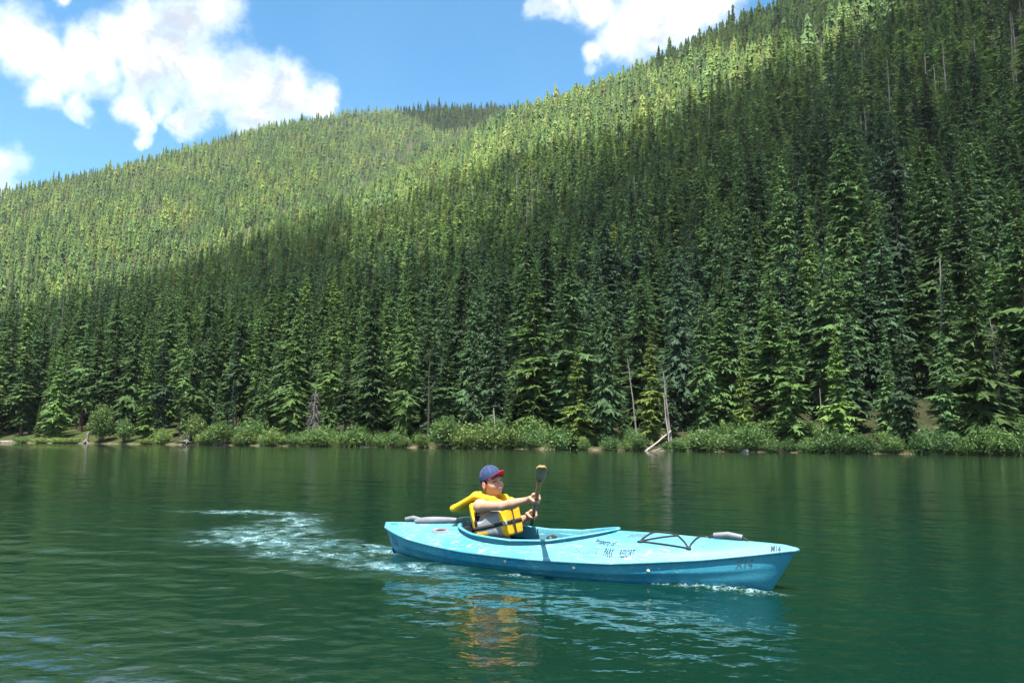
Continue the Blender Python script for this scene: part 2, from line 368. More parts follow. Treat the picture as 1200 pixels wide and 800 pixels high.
def skirts(seed, H, R, layers, pts, base=.05, power=.8, rag=.25, **_):
    """distant conifer: overlapping ragged skirts of branches"""
    g = np.random.default_rng(seed + 50); tris = []
    zf = base + (1 - base) * np.linspace(0, 1, layers + 1)[:-1] ** .93
    for k, f in enumerate(zf):
        rr = R * (1 - f) ** power * (.7 + .3 * min(1, (f - base) * 6)) * (1 + rag * g.normal() * .6) + .12
        top = H * min(1.0, f + 1.9 * (1 - base) / layers); n = max(5, int(pts * (1 - .45 * f)))
        a = np.arange(2 * n) / (2 * n) * 6.283 + g.uniform(0, 6.28) + g.normal(0, .12, 2 * n)
        q = np.where(np.arange(2 * n) % 2 == 0, 1.0, .5) * rr * g.uniform(.75, 1.25, 2 * n)
        z = H * f - .28 * q + g.normal(0, .12 * rr, 2 * n)
        ring = np.stack([q * np.cos(a), q * np.sin(a), z], -1); apex = np.array([0, 0, top])
        for i in range(2 * n):
            if i % 2 == 0 or g.random() < .8:
                tris.append([apex, ring[i], ring[(i + 1) % (2 * n)]])
    V = np.array(tris).reshape(-1, 3); return V, np.arange(len(V)).reshape(-1, 3)
def trunk(H, r0, lean=0.0, seed=0, sides=6, n=7, top=0.985):
    g = np.random.default_rng(seed + 99)
    z = np.linspace(-0.6, H * top, n)
    x = lean * z / H * H * .02 + np.cumsum(g.normal(0, .03, n)); y = np.cumsum(g.normal(0, .03, n))
    x -= x[0]; y -= y[0]
    return tube(np.stack([x, y, z], -1), np.interp(z / H, [-.03, .02, .5, 1], [r0 * 1.35, r0, r0 * .62, .02]), sides)
def tri(f):
    return np.concatenate([f[:, [0, 1, 2]], f[:, [0, 2, 3]]]) if f.shape[1] == 4 else f

def snag(seed, H=20.0, r0=.22, br=46, blen=1.6, low=.12, taper_top=.05, droop=.35, broken=False):
    """dead standing tree: bare tapered stem and thin drooping branches -> stem, branches"""
    g = np.random.default_rng(seed)
    z = np.linspace(-.5, H, 8); x = np.cumsum(g.normal(0, .07, 8)); y = np.cumsum(g.normal(0, .07, 8))
    st = tube(np.stack([x - x[0], y - y[0], z], -1), np.linspace(r0 * 1.2, r0 * .45 if broken else taper_top, 8), 7)
    parts = []
    for k in range(br):
        f = g.uniform(low, .96); a = g.uniform(0, 6.283); L = blen * (1.05 - f * .8) * g.uniform(.5, 1.2)
        p0 = np.array([np.interp(f * H, z, x - x[0]), np.interp(f * H, z, y - y[0]), f * H]); d = np.array([math.cos(a), math.sin(a), 0])
        pts = [p0, p0 + d * L * .5 + (0, 0, .05 * L), p0 + d * L + np.array((0, 0, -droop * L))]
        parts.append(tube(pts, [.06, .045, .02], 3))
        q = p0 + d * L * .55; a2 = a + g.choice([-1, 1]) * .8
        parts.append(tube([q, q + np.array([math.cos(a2), math.sin(a2), -.3]) * L * .4], [.035, .015], 3))
    return st, join(parts)

# prototypes: (kind, crown params)
NEAR = [
 dict(seed=1, H=27, R=4.06, whorls=43, per=8, twigs=6, droop=.55, rag=.22, power=.78),
 dict(seed=2, H=29, R=3.48, whorls=47, per=8, twigs=6, droop=.68, rag=.26, power=.66, base=.05),
 dict(seed=3, H=25, R=3.25, whorls=43, per=8, twigs=6, droop=.45, rag=.2, power=.9, base=.04),
 dict(seed=4, H=24, R=4.87, whorls=34, per=8, twigs=8, droop=.38, rag=.28, power=.85, base=.06),
 dict(seed=5, H=28, R=2.90, whorls=47, per=8, twigs=6, droop=.7, rag=.32, power=.6, base=.07),
 dict(seed=6, H=26, R=4.06, whorls=36, per=8, twigs=7, droop=.48, rag=.35, power=.8, base=.2, sparse=.35),
 dict(seed=7, H=23, R=2.55, whorls=43, per=8, twigs=5, droop=.5, rag=.2, power=.95, base=.03),
 dict(seed=8, H=30, R=3.71, whorls=45, per=8, twigs=6, droop=.6, rag=.38, power=.68, base=.13, sparse=.2),
 dict(seed=9, H=22, R=5.10, whorls=29, per=8, twigs=9, droop=.2, rag=.30, power=.95, base=.07, rise=.5),     # open, broad
]
NEAR_LABEL = ['layered drooping spruce', 'very tall shaggy spruce', 'slim dense pointed fir', 'broad shelving spruce',
 'narrow ragged spruce', 'gappy spruce', 'slender spire shaped fir', 'towering uneven spruce', 'wide open crowned fir']
NEAR_NAME = ['spruce_tree', 'spruce_tree', 'fir_tree', 'spruce_tree', 'spruce_tree', 'spruce_tree', 'fir_tree', 'spruce_tree', 'fir_tree']
near_meshes = []; proto1 = []; proto2 = []; proto3 = []
def proto_obj(name, me):
    return bpy.data.objects.new(name, me)          # never linked: only a source for the forest's points
for i, p in enumerate(NEAR):
    cv, cf = conifer(**p); tv, tf = trunk(p['H'], .012 * p['H'], seed=p['seed'])
    cm = mesh_np('conifer_crown', cv, cf, [NEEDLE]); tm = mesh_np('conifer_trunk', tv, tf, [BARK], smooth=True)
    near_meshes.append((cm, tm, p['H'], p['R']))
    v, f = join([(cv, cf), (tv, tri(tf))])
    proto1.append(proto_obj('tree_form', mesh_np('tree_form', v, f, [NEEDLE, BARK], np.r_[np.zeros(len(cf)), np.ones(2 * len(tf))])))
for i, p in enumerate(NEAR[:8]):
    for lst, lay, pts, sd, nn in ((proto2, 17, 8, 4, 3), (proto3, 14, 8, 3, 2)):
        cv, cf = skirts(p['seed'], p['H'], p['R'] * 1.12, lay, pts, .04, p['power'], p['rag']) if lst is proto3 else conifer(**{**p, 'R': p['R'] * 1.2, 'whorls': 23, 'per': 6, 'twigs': 2, 'fat': 1.25}); tv, tf = trunk(p['H'], .012 * p['H'], seed=p['seed'], sides=sd, n=nn, top=.9)
        v, f = join([(cv, cf), (tv, tri(tf))])
        lst.append(proto_obj('tree_form', mesh_np('tree_form', v, f, [NEEDLE, BARK], np.r_[np.zeros(len(cf)), np.ones(2 * len(tf))])))
N1, N2, N3 = len(proto1), len(proto2), len(proto3)
for k in range(2):                                  # dead trees for the middle and far slope
    st, brs = snag(300 + k, 22, .26, 60, 1.8, .2); v, f = join([(st[0], tri(st[1])), (brs[0], tri(brs[1]))])
    proto2.append(proto_obj('tree_form', mesh_np('tree_form', v, f, [GREYWOOD, DEADTWIG], np.r_[np.zeros(2 * len(st[1])), np.ones(2 * len(brs[1]))])))
    st, brs = snag(310 + k, 22, .34, 34, 2.0, .2); v, f = join([(st[0], tri(st[1])), (brs[0], tri(brs[1]))])
    proto3.append(proto_obj('tree_form', mesh_np('tree_form', v, f, [GREYWOOD, DEADTWIG], np.r_[np.zeros(2 * len(st[1])), np.ones(2 * len(brs[1]))])))

# ---- scatter
def jitter(r0, r1, sp, seed):
    g = np.random.default_rng(seed); lim = math.radians(39)
    x = np.arange(-r1 * math.sin(lim), r1 * math.sin(lim), sp); y = np.arange(r0 * .7, r1, sp)
    X, Y = np.meshgrid(x, y); X = X + g.uniform(-.48, .48, X.shape) * sp; Y = Y + g.uniform(-.48, .48, X.shape) * sp
    X = X.ravel(); Y = Y.ravel(); r = np.hypot(X, Y); th = np.arctan2(X, Y)
    k = (r >= r0) & (r < r1) & (np.abs(th) < lim); return X[k], Y[k]
xs, ys = zip(jitter(95, 330, 6.4, 1), jitter(330, 800, 8.9, 2), jitter(800, 1420, 9.2, 3), jitter(1420, 2350, 10.2, 4))
X = np.concatenate(xs); Y = np.concatenate(ys); Z = terrain(X, Y); r = np.hypot(X, Y); th = np.arctan2(X, Y)
den = SN[0] * np.sin(th) + SN[1] * np.cos(th); inland = r - (SD + 5 * fbm(X / 38, Y / 38, 3)) / den
k = inland > 2.6
for q_ in (678, 764, 985, 874, 930, 344, 226, 475, 272, 252, 1112, 1064, 595, 826, 712, 368, 748, 790, 120, 148, 231):        # room for the trees that stand out at the shore
    k &= ~((np.abs(th - math.atan((q_ - 600) / 940.0)) * r < 2.6) & (inland < 7.5))
X, Y, Z, r, th, inland = (a[k] for a in (X, Y, Z, r, th, inland))
g = np.random.default_rng(21)
n = len(X)
size = np.interp(r, [100, 200, 300, 700, 1300, 2300], [1.0, 1.08, 1.15, 1.05, .82, .66]) * g.lognormal(0, .25, n) * (1 + .50 * np.clip(th / .45, 0, 1) * np.clip((r - 140) / 80, 0, 1) * (r < 900))
size = np.where((inland < 40) & (g.random(n) < .16), size * g.uniform(.3, .6, n), size)         # young trees at the edge
size *= np.interp(inland, [0, 14], [.82, 1.0])
size = np.clip(size, .22, np.interp(th, [-.1, .35], [1.28, 1.95]))
clear = fbm(X / 60 + 40, Y / 60, 3)
k = ~((clear > .235) & (r > 450)) & (g.random(n) < np.where(r < 900, (1.12 / np.maximum(size, 1.12)) ** 2.0, 1.0))                                                              # small openings high on the slope
# drop what the terrain hides
thb = np.linspace(-math.radians(45), math.radians(45), 400); rbn = np.linspace(60, 2400, 800)
TT, RR = np.meshgrid(thb, rbn, indexing='ij'); EL = (terrain(RR * np.sin(TT), RR * np.cos(TT)) - CAM_H) / RR
CM = np.maximum.accumulate(EL, axis=1)
ti = np.clip(((th - thb[0]) / (thb[1] - thb[0])).round().astype(int), 0, 399); ri = np.clip(((r - 60) / (rbn[1] - rbn[0])).astype(int) - 1, 0, 799)
k &= (Z + 32 * size - CAM_H) / r > CM[ti, ri] - .004
X, Y, Z, r, th, inland, size = (a[k] for a in (X, Y, Z, r, th, inland, size)); n = len(X)
lod = np.where(r < 330, 1, np.where(r < 800, 2, 3))
pid = np.where(lod == 1, g.integers(0, N1 - 1, n), np.where(lod == 2, g.integers(0, N2, n), g.integers(0, N3, n)))
patch = fbm(X / 90, Y / 90 + 70, 3)
pid = np.where((lod == 1) & (patch > .12) & (g.random(n) < .45), 8, pid)
deadp = np.where(r > 900, .085, .03) + np.clip(fbm(X / 130 + 11, Y / 130, 3) * 1.1, 0, .35) * (r > 450)
deadk = (g.random(n) < deadp) & (lod > 1)
pid = np.where(deadk, np.where(lod == 2, N2, N3) + g.integers(0, 2, n), pid)
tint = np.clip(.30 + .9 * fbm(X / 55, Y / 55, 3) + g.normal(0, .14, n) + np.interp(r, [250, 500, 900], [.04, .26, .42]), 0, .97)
rot = g.uniform(0, 6.283, n); girth = g.uniform(.82, 1.38, n)

# ---- which trees show largest: walk outwards and keep the skyline per direction
order = np.argsort(r); sky = np.full(1440, -1.0); vis = np.zeros(n); bins = (th + math.radians(40)) / math.radians(80) * 1440
PR = np.array([p['R'] for p in NEAR]); PH = np.array([p['H'] for p in NEAR])
for i in order:
    if r[i] > 420: break
    pr = PR[pid[i] % 9] * size[i]; hw = pr / r[i] / math.radians(80) * 1440
    a = int(max(0, bins[i] - hw)); b = int(min(1439, bins[i] + hw)) + 1
    if b <= a: continue
    el = (Z[i] + PH[pid[i] % 9] * size[i]) / r[i]; w = np.abs(np.arange(a, b) + .5 - bins[i]) / max(hw, .5)
    tops = el - np.clip(w, 0, 1) * PH[pid[i] % 9] * size[i] / r[i] * .8
    if abs(th[i]) < math.radians(33.5): vis[i] = np.clip(tops - np.maximum(sky[a:b], Z[i] / r[i] - .002), 0, None).sum()
    sky[a:b] = np.maximum(sky[a:b], tops)
vis[(lod != 1)] *= (pid[lod != 1] < 8)
big = np.argsort(-vis)[:284]
indiv = np.zeros(n, bool); indiv[big] = True
ROWWORD = lambda v: 'in the front row' if v < 9 else ('behind the front row' if v < 22 else ('well above the shore' if v < 70 else 'high on the slope'))
MARKS = [(0, 'drift log'), (103, 'grey root stump'), (148, 'leafy trees'), (221, 'pale root stump'), (272, 'blue green firs'), (344, 'large olive spruce'), (368, 'dead drooping spruce'), (440, 'thin drift log'), (500, 'bare brown trunk'), (533, 'white stone'), (582, 'short pale stem'),
         (632, 'middle shore bushes'), (678, 'bright fir'), (748, 'bare grey pole'), (800, 'leaning dead trunk'), (866, 'slanted grey log'), (930, 'wide green spruce'), (985, 'broad open fir'), (1074, 'stubby pale stump'), (1106, 'snapped pole'), (1178, 'tall dead spruce')]
def landmark(az): return min(MARKS, key=lambda q: abs(math.degrees(math.atan((q[0] - 600) / 940.0)) - az))[1]
TINTWORD = lambda t: 'bluish' if t < .14 else ('deep green' if t < .36 else ('mid green' if t < .56 else 'yellowish green'))
def place_tree(x, y, z, s, rz, p, tn, label=None, v=0.0, group='conifers of the lakeside forest', sz=None, name=None):
    cm, tm, H, R = near_meshes[p]
    o = empty(name or NEAR_NAME[p], (x, y, z), rz); o.scale = (s, s, sz or s)
    tag(o, label or ('young ' if (sz or s) < .55 else '') + TINTWORD(tn) + ' ' + NEAR_LABEL[p] + ' ' + ROWWORD(v) + ', over the ' + landmark(math.degrees(math.atan2(x, y))), 'conifer', group)
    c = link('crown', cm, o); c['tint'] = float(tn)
    link('trunk', tm, o)
    return o
for i in big:
    place_tree(X[i], Y[i], Z[i] - .1, float(size[i] * girth[i]), float(rot[i]), int(pid[i]) % 9, float(tint[i]), v=float(inland[i]), sz=float(size[i]))
# ---- the rest of the forest: one object
k = ~indiv
me = bpy.data.meshes.new('forest'); m_ = int(k.sum()); me.vertices.add(m_)
me.vertices.foreach_set('co', np.stack([X[k], Y[k], Z[k] - .1], -1).astype(np.float32).ravel())
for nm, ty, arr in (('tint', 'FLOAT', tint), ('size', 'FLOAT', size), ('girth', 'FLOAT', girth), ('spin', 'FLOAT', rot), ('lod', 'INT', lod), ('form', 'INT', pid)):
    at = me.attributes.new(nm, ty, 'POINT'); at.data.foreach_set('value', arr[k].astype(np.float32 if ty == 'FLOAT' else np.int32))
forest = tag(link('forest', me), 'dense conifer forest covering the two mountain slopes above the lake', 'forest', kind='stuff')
ng = bpy.data.node_groups.new('forest_points', 'GeometryNodeTree')
ng.interface.new_socket('Geometry', in_out='INPUT', socket_type='NodeSocketGeometry'); ng.interface.new_socket('Geometry', in_out='OUTPUT', socket_type='NodeSocketGeometry')
gi = ng.nodes.new('NodeGroupInput'); go = ng.nodes.new('NodeGroupOutput'); jo = ng.nodes.new('GeometryNodeJoinGeometry')
def nattr(name, ty):
    a = ng.nodes.new('GeometryNodeInputNamedAttribute'); a.data_type = ty; a.inputs['Name'].default_value = name; return a.outputs[0]
for L_, protos in ((1, proto1), (2, proto2), (3, proto3)):
    js = ng.nodes.new('GeometryNodeJoinGeometry')
    for po in reversed(protos):
        oi = ng.nodes.new('GeometryNodeObjectInfo'); oi.inputs['Object'].default_value = po; oi.inputs['As Instance'].default_value = True
        ng.links.new(oi.outputs['Geometry'], js.inputs[0])
    ip = ng.nodes.new('GeometryNodeInstanceOnPoints'); ip.inputs['Pick Instance'].default_value = True
    ng.links.new(gi.outputs[0], ip.inputs['Points']); ng.links.new(js.outputs[0], ip.inputs['Instance'])
    cp = ng.nodes.new('FunctionNodeCompare'); cp.data_type = 'INT'; cp.operation = 'EQUAL'
    ng.links.new(nattr('lod', 'INT'), cp.inputs[2]); cp.inputs[3].default_value = L_
    ng.links.new(cp.outputs[0], ip.inputs['Selection']); ng.links.new(nattr('form', 'INT'), ip.inputs['Instance Index'])
    cx = ng.nodes.new('ShaderNodeCombineXYZ'); ng.links.new(nattr('spin', 'FLOAT'), cx.inputs[2]); ng.links.new(cx.outputs[0], ip.inputs['Rotation'])
    gm = ng.nodes.new('ShaderNodeMath'); gm.operation = 'MULTIPLY'; ng.links.new(nattr('size', 'FLOAT'), gm.inputs[0]); ng.links.new(nattr('girth', 'FLOAT'), gm.inputs[1])
    sc = ng.nodes.new('ShaderNodeCombineXYZ'); ng.links.new(gm.outputs[0], sc.inputs[0]); ng.links.new(gm.outputs[0], sc.inputs[1]); ng.links.new(nattr('size', 'FLOAT'), sc.inputs[2]); ng.links.new(sc.outputs[0], ip.inputs['Scale']); ng.links.new(ip.outputs[0], jo.inputs[0])
ng.links.new(jo.outputs[0], go.inputs[0])
forest.modifiers.new('forest_points', 'NODES').node_group = ng

# ------------------------------------------------------------------ lake surface
KAYAK_POS = Vector((0.33, 6.05, 0.0)); KAYAK_DIR = Vector((0.851, -0.525, 0)).normalized(); KAYAK_RZ = math.atan2(KAYAK_DIR.y, KAYAK_DIR.x)
def half_beam(x):
    """half width of the kayak at the seam, x forward from amidships"""
    x = np.asarray(x, float)
    f = np.clip(x / 1.745, 0, 1); a = np.clip(-x / 1.62, 0, 1)
    return np.where(x >= 0, 0.372 * np.clip(1 - f ** 2.25, 0, 1) ** 0.92, 0.372 * np.clip(1 - a ** 2.6, 0, 1) ** 0.85)
def build_water():
    g = np.random.default_rng(5)
    a0 = math.radians(47)
    th = np.linspace(-a0, a0, 620); rr = np.geomspace(2.0, 330, 1250)
    T, R = np.meshgrid(th, rr); Xw = R * np.sin(T); Yw = R * np.cos(T)
    cell = R * (rr[1] / rr[0] - 1)
    def comps(n, l0, l1, dirm, spread, slope):
        lam = np.exp(g.uniform(math.log(l0), math.log(l1), n)); d = dirm + g.normal(0, spread, n)
        return [(l, math.cos(a), math.sin(a), slope * l / 6.283 / math.sqrt(n) * g.uniform(.6, 1.4), g.uniform(0, 6.28)) for l, a in zip(lam, d)]
    Zw = np.zeros(R.shape)
    # gustiness: calmer and livelier patches
    gust = 0.75 + 1.1 * fbm(Xw / 5.0 + 2, Yw / 9.0, 3)
    for l, cx, cy, am, ph in comps(16, .55, 1.7, math.radians(68), .5, .022) + comps(20, .17, .5, math.radians(80), .75, .040) + comps(26, .10, .24, math.radians(75), 1.0, .055):
        k = 6.283 / l; att = np.clip((l / cell - 3) / 4, 0, 1)
        Zw += am * att * gust * np.sin(k * (cx * Xw + cy * Yw) + ph + 2.2 * fbm(Xw / (3 * l) + 5 * l, Yw / (3 * l), 2))
    # old rings from the paddle strokes on the left
    for (px, py, l, am) in ((-2.9, 6.2, .46, .0013), (-3.6, 9.8, .42, .0012)):
        q = np.hypot(Xw - px, Yw - py); Zw += am * np.sin(6.283 * q / l) * np.exp(-((q - 2.0) / 1.7) ** 2) * np.clip((l / cell - 3) / 4, 0, 1)
    # bow wave along the hull: kayak coordinates
    c, s = KAYAK_DIR.x, KAYAK_DIR.y
    kx = (Xw - KAYAK_POS.x) * c + (Yw - KAYAK_POS.y) * s; ky = -(Xw - KAYAK_POS.x) * s + (Yw - KAYAK_POS.y) * c
    back = 1.6 - kx; off = np.abs(ky) - (.05 + .34 * np.clip(back, 0, 9))
    Zw += .012 * np.sin(6.283 * off / .55 + .6) * np.exp(-(off / .5) ** 2) * np.clip(back, 0, 1) * np.exp(-np.clip(back, 0, 99) / 5)
    # stirred water: paddle swirl trail behind the stern, froth at the bow
    def blob(px, py, ax, ay, rot=0):
        dx, dy = Xw - px, Yw - py; u = dx * math.cos(rot) + dy * math.sin(rot); v = -dx * math.sin(rot) + dy * math.cos(rot)
        return np.exp(-((u / ax) ** 2 + (v / ay) ** 2) ** 1.5)
    stir = np.zeros(R.shape)
    for b in ((-3.5, 10.45, .75, .22, 0), (-2.75, 10.3, .35, .25, 0), (-2.5, 9.1, .35, .7, 0), (-2.45, 8.2, .6, .55, 0), (-2.15, 7.35, .75, .42, -.3), (-1.6, 6.6, .55, .35, -.45), (-1.15, 6.98, .5, .2, -.5), (-1.75, 7.1, .5, .3, -.4), (-.75, 5.95, .5, .22, -.4)):
        stir = np.maximum(stir, blob(*b))
    bow = np.maximum(blob(1.42, 5.18, .26, .05, -.55), blob(1.1, 5.32, .3, .045, -.5))
    bow = np.maximum(bow, .8 * blob(.05, 5.62, .14, .05, -.55))
    nz = lambda s_, o: fbm(Xw / s_ + o, Yw / s_ + o * 1.7, 2)
    stir_t = stir * np.clip(.25 + 2.2 * (fbm(Xw / .5 + 9, Yw / .7, 3) + .22), 0, 1.2)
    Zw += stir_t * (.055 * nz(.20, 3) + .05 * nz(.07, 8)) + bow * (.018 + .05 * nz(.03, 4))
    foam = np.clip(stir_t * (1.1 * nz(.08, 6) * 4 + .05), 0, 1) + np.clip(bow * (.5 + 3.2 * nz(.035, 2)), 0, 1)
    Zw *= np.clip((a0 - np.abs(T)) / .04, 0, 1) * np.clip((R - 2.0) / .5, 0, 1)
    # the hull pushes the water aside
    hb = half_beam(kx); inside = (kx > -1.5) & (kx < 1.5) & (np.abs(ky) < hb * .72)
    Zw[inside] = -.35
    n, k = R.shape; idx = np.arange(n * k).reshape(n, k)
    f = np.stack([idx[:-1, :-1], idx[:-1, 1:], idx[1:, 1:], idx[1:, :-1]], -1).reshape(-1, 4)
    V = np.stack([Xw, Yw, Zw], -1).reshape(-1, 3)
    # the rest of the lake behind and beside the viewer
    tb = np.linspace(a0, 2 * math.pi - a0, 60); rb = np.array([2.0, 5, 15, 60, 330])
    T2, R2 = np.meshgrid(tb, rb); V2 = np.stack([R2 * np.sin(T2), R2 * np.cos(T2), 0 * R2], -1).reshape(-1, 3); i2 = np.arange(len(V2)).reshape(R2.shape) + len(V)
    f2 = np.stack([i2[:-1, :-1], i2[:-1, 1:], i2[1:, 1:], i2[1:, :-1]], -1).reshape(-1, 4)
    tc = np.linspace(0, 2 * math.pi, 61)[:-1]; V3 = np.stack([2.0 * np.sin(tc), 2.0 * np.cos(tc), 0 * tc], -1); V3 = np.concatenate([V3, V3 * (.02, .02, 1)]); i3 = np.arange(60) + len(V) + len(V2)
    f3 = np.stack([i3, np.roll(i3, -1), np.roll(i3, -1) + 60, i3 + 60], -1)
    m, t, out = material('lake_water')
    geo = t.new('ShaderNodeNewGeometry').outputs['Position']
    mp = t.new('ShaderNodeMapping'); mp.inputs['Scale'].default_value = (1.0, 1.35, 1.0); t.put(mp.inputs['Vector'], geo)
    h = t.math('ADD', t.math('MULTIPLY', t.noise(mp.outputs[0], 3.4, 3, .55, .3), 1.0), t.math('MULTIPLY', t.noise(mp.outputs[0], 13.0, 3, .6, .2), .22))
    b = t.new('ShaderNodeBump'); b.inputs['Strength'].default_value = 1.0; b.inputs['Distance'].default_value = .010; t.put(b.inputs['Height'], h)
    fa = t.new('ShaderNodeAttribute', attribute_name='foam').outputs['Fac']
    fr = t.math('MULTIPLY', fa, t.maprange(t.noise(geo, 55.0, 3, .6), .42, .6), clamp=True)
    depth = t.noise(geo, .12, 3, .5)
    wc = t.mix(t.maprange(depth, .35, .65), (.0012, .0135, .0088), (.0020, .0195, .0112))
    air = t.new('ShaderNodeAttribute', attribute_name='air').outputs['Fac']
    wc = t.mix(t.math('MULTIPLY', air, t.maprange(t.noise(geo, 6.0, 5, .65, .8), .38, .62), clamp=True), wc, (.06, .145, .16))
    p = principled(t, None, wc, .025, .5, b.outputs[0], IOR=1.333)
    p2 = principled(t, None, (.27, .44, .49), .5, .4)
    mx = t.new('ShaderNodeMixShader'); t.put(mx.inputs[0], fr); t.l.new(p.outputs[0], mx.inputs[1]); t.l.new(p2.outputs[0], mx.inputs[2]); t.l.new(mx.outputs[0], out.inputs[0])
    me = mesh_np('lake_water', np.concatenate([V, V2, V3]), np.concatenate([f[:, ::-1], f2[:, ::-1], f3[:, ::-1]]), [m], smooth=True)
    at = me.attributes.new('foam', 'FLOAT', 'POINT'); at.data.foreach_set('value', np.concatenate([foam.ravel(), np.zeros(len(V2) + len(V3))]).astype(np.float32))
    at = me.attributes.new('air', 'FLOAT', 'POINT'); at.data.foreach_set('value', np.concatenate([np.clip(stir_t, 0, 1).ravel(), np.zeros(len(V2) + len(V3))]).astype(np.float32))
    tag(link('lake_water', me), kind='structure')
build_water()

# ------------------------------------------------------------------ shore: bushes, dead wood, stones
def az_of(px): return math.degrees(math.atan((px - 600) / 940.0))
def bush_mesh(seed, w=6.0, h=3.6, stems=16, leaves=150, leaf=.17, upright=.45):
    g = np.random.default_rng(seed); tris = []; wood = []
    for k in range(stems):
        a = g.uniform(0, 6.283); q = math.sqrt(g.random()); tip = np.array([math.cos(a) * q * w * .5, math.sin(a) * q * w * .42, h * (1 - .55 * q ** 2) * g.uniform(.7, 1.08)])
        root = np.array([math.cos(a) * q * w * .16, math.sin(a) * q * w * .14, -.2]); mid = root * .4 + tip * .6 + (0, 0, upright * .3 * h)
        wood.append(tube([root, mid, tip], [.05, .03, .01], 4))
        f = g.uniform(.18, 1.05, leaves) ** .8; P = root * ((1 - f) ** 2)[:, None] + mid * (2 * f * (1 - f))[:, None] + tip * (f ** 2)[:, None]
        P = P + g.normal(0, 1, (leaves, 3)) * (.32 + .1 * h * .5) * np.array([1, 1, .75]); P[:, 2] = np.maximum(P[:, 2], .12)
        d = g.normal(0, 1, (leaves, 3)) + (0, 0, .25); d /= np.linalg.norm(d, axis=1)[:, None]
        e = np.cross(d, g.normal(0, 1, (leaves, 3))); e /= np.linalg.norm(e, axis=1)[:, None]
        L = leaf * g.uniform(.7, 1.5, leaves)[:, None]
        tris.append(np.stack([P - e * L * .42, P + e * L * .42, P + d * L * 1.5], 1)); tris.append(np.stack([P + e * L * .42, P - e * L * .42, P - d * L * .9], 1))
    V = np.concatenate(tris).reshape(-1, 3); wv, wf = join(wood)
    return mesh_np('bush_foliage', V, np.arange(len(V)).reshape(-1, 3), [LEAF]), mesh_np('bush_stems', wv, wf, [BARK])
BUSH = [bush_mesh(41, 6, 3.6), bush_mesh(42, 5, 4.2, 14, 170, .18, .7), bush_mesh(43, 7.5, 3.2, 20, 140, .17, .3), bush_mesh(44, 4.2, 2.4, 11, 150, .15, .4)]
ALDER = bush_mesh(45, 5.0, 8.0, 26, 190, .22, .9); SMALLALDER = bush_mesh(46, 3.4, 5.4, 16, 170, .2, .9)
LOWGRASS = bush_mesh(47, 6.0, 0.9, 24, 90, .16, .2)
def place_bush(px, v, b, s, tn, label, name='willow_bush', cat='bush', group=None, sz=None):
    x, y, z = shore_point(az_of(px), v)
    o = empty(name, (x, y, max(z, .05) - .05), random.Random(int(px * 7 + v * 31)).uniform(0, 6.28)); o.scale = (s, s, sz or s)
    tag(o, label, cat, group)
    f = link('foliage', b[0], o); f['tint'] = tn; link('stems', b[1], o)
rb = random.Random(3)
px = 246.0
while px < 1235:
    D = 132 / (.395 * math.sin(math.radians(az_of(px))) + .919 * math.cos(math.radians(az_of(px))))
    s = rb.choice([.62, .8, .95, 1.1, 1.3]) * rb.uniform(.9, 1.1) * (1.05 if 500 < px < 600 else .92 if px < 620 else .80)
    k = rb.choice([0, 0, 1, 1, 2, 2, 3, 3])
    lab = ['rounded light green willow bush at the waterline', 'upright light green willow bush at the foot of the spruces', 'wide low spreading willow bush along the waterline', 'small compact green bush at the edge of the lake'][k]
    if rb.random() > .1 and not (690 < px < 712 or 748 < px < 775 or 862 < px < 872):
        place_bush(px, rb.uniform(-1.3, .6), BUSH[k], s, min(1, max(0, rb.gauss(.62 if px < 620 else .30, .16))), lab + ' near the ' + landmark(az_of(px)), group='bushes along the lake shore')
    if rb.random() < .55:
        place_bush(px + rb.uniform(-8, 8), rb.uniform(3.5, 6), BUSH[rb.choice([0, 1])], s * rb.uniform(.8, 1.15), rb.uniform(.25, .6), 'darker bush behind the waterline bushes near the ' + landmark(az_of(px)), group='bushes behind the shore bushes')
    px += rb.uniform(.55, .85) * 5.2 * s * 933 / D
place_bush(120, 1.2, ALDER, 1.0, .62, 'leafy light green broadleaf tree standing alone by the left shore', 'alder_tree', 'tree')
place_bush(148, .8, SMALLALDER, .95, .5, 'small leafy tree beside the light green broadleaf tree', 'alder_tree', 'tree')
place_bush(231, 1.2, SMALLALDER, 1.1, .75, 'tall light green bush beside the pale root stump', 'alder_tree', 'tree')
place_bush(192, .5, BUSH[3], 1.2, .8, 'bright round bush left of the pale root stump', group='bushes along the lake shore')
place_bush(240, .4, BUSH[3], 1.0, .9, 'low bright bush at the foot of the tall light green bush', group='bushes along the lake shore')
for q, (px, tn) in enumerate(((52, 1.0), (72, .95), (88, .9), (176, 1.0), (28, .5))):
    place_bush(px, .6, LOWGRASS, .9, tn, 'patch of yellow green sedge on the open bank', 'sedge_patch', 'grass patch', 'sedge patches on the bank')

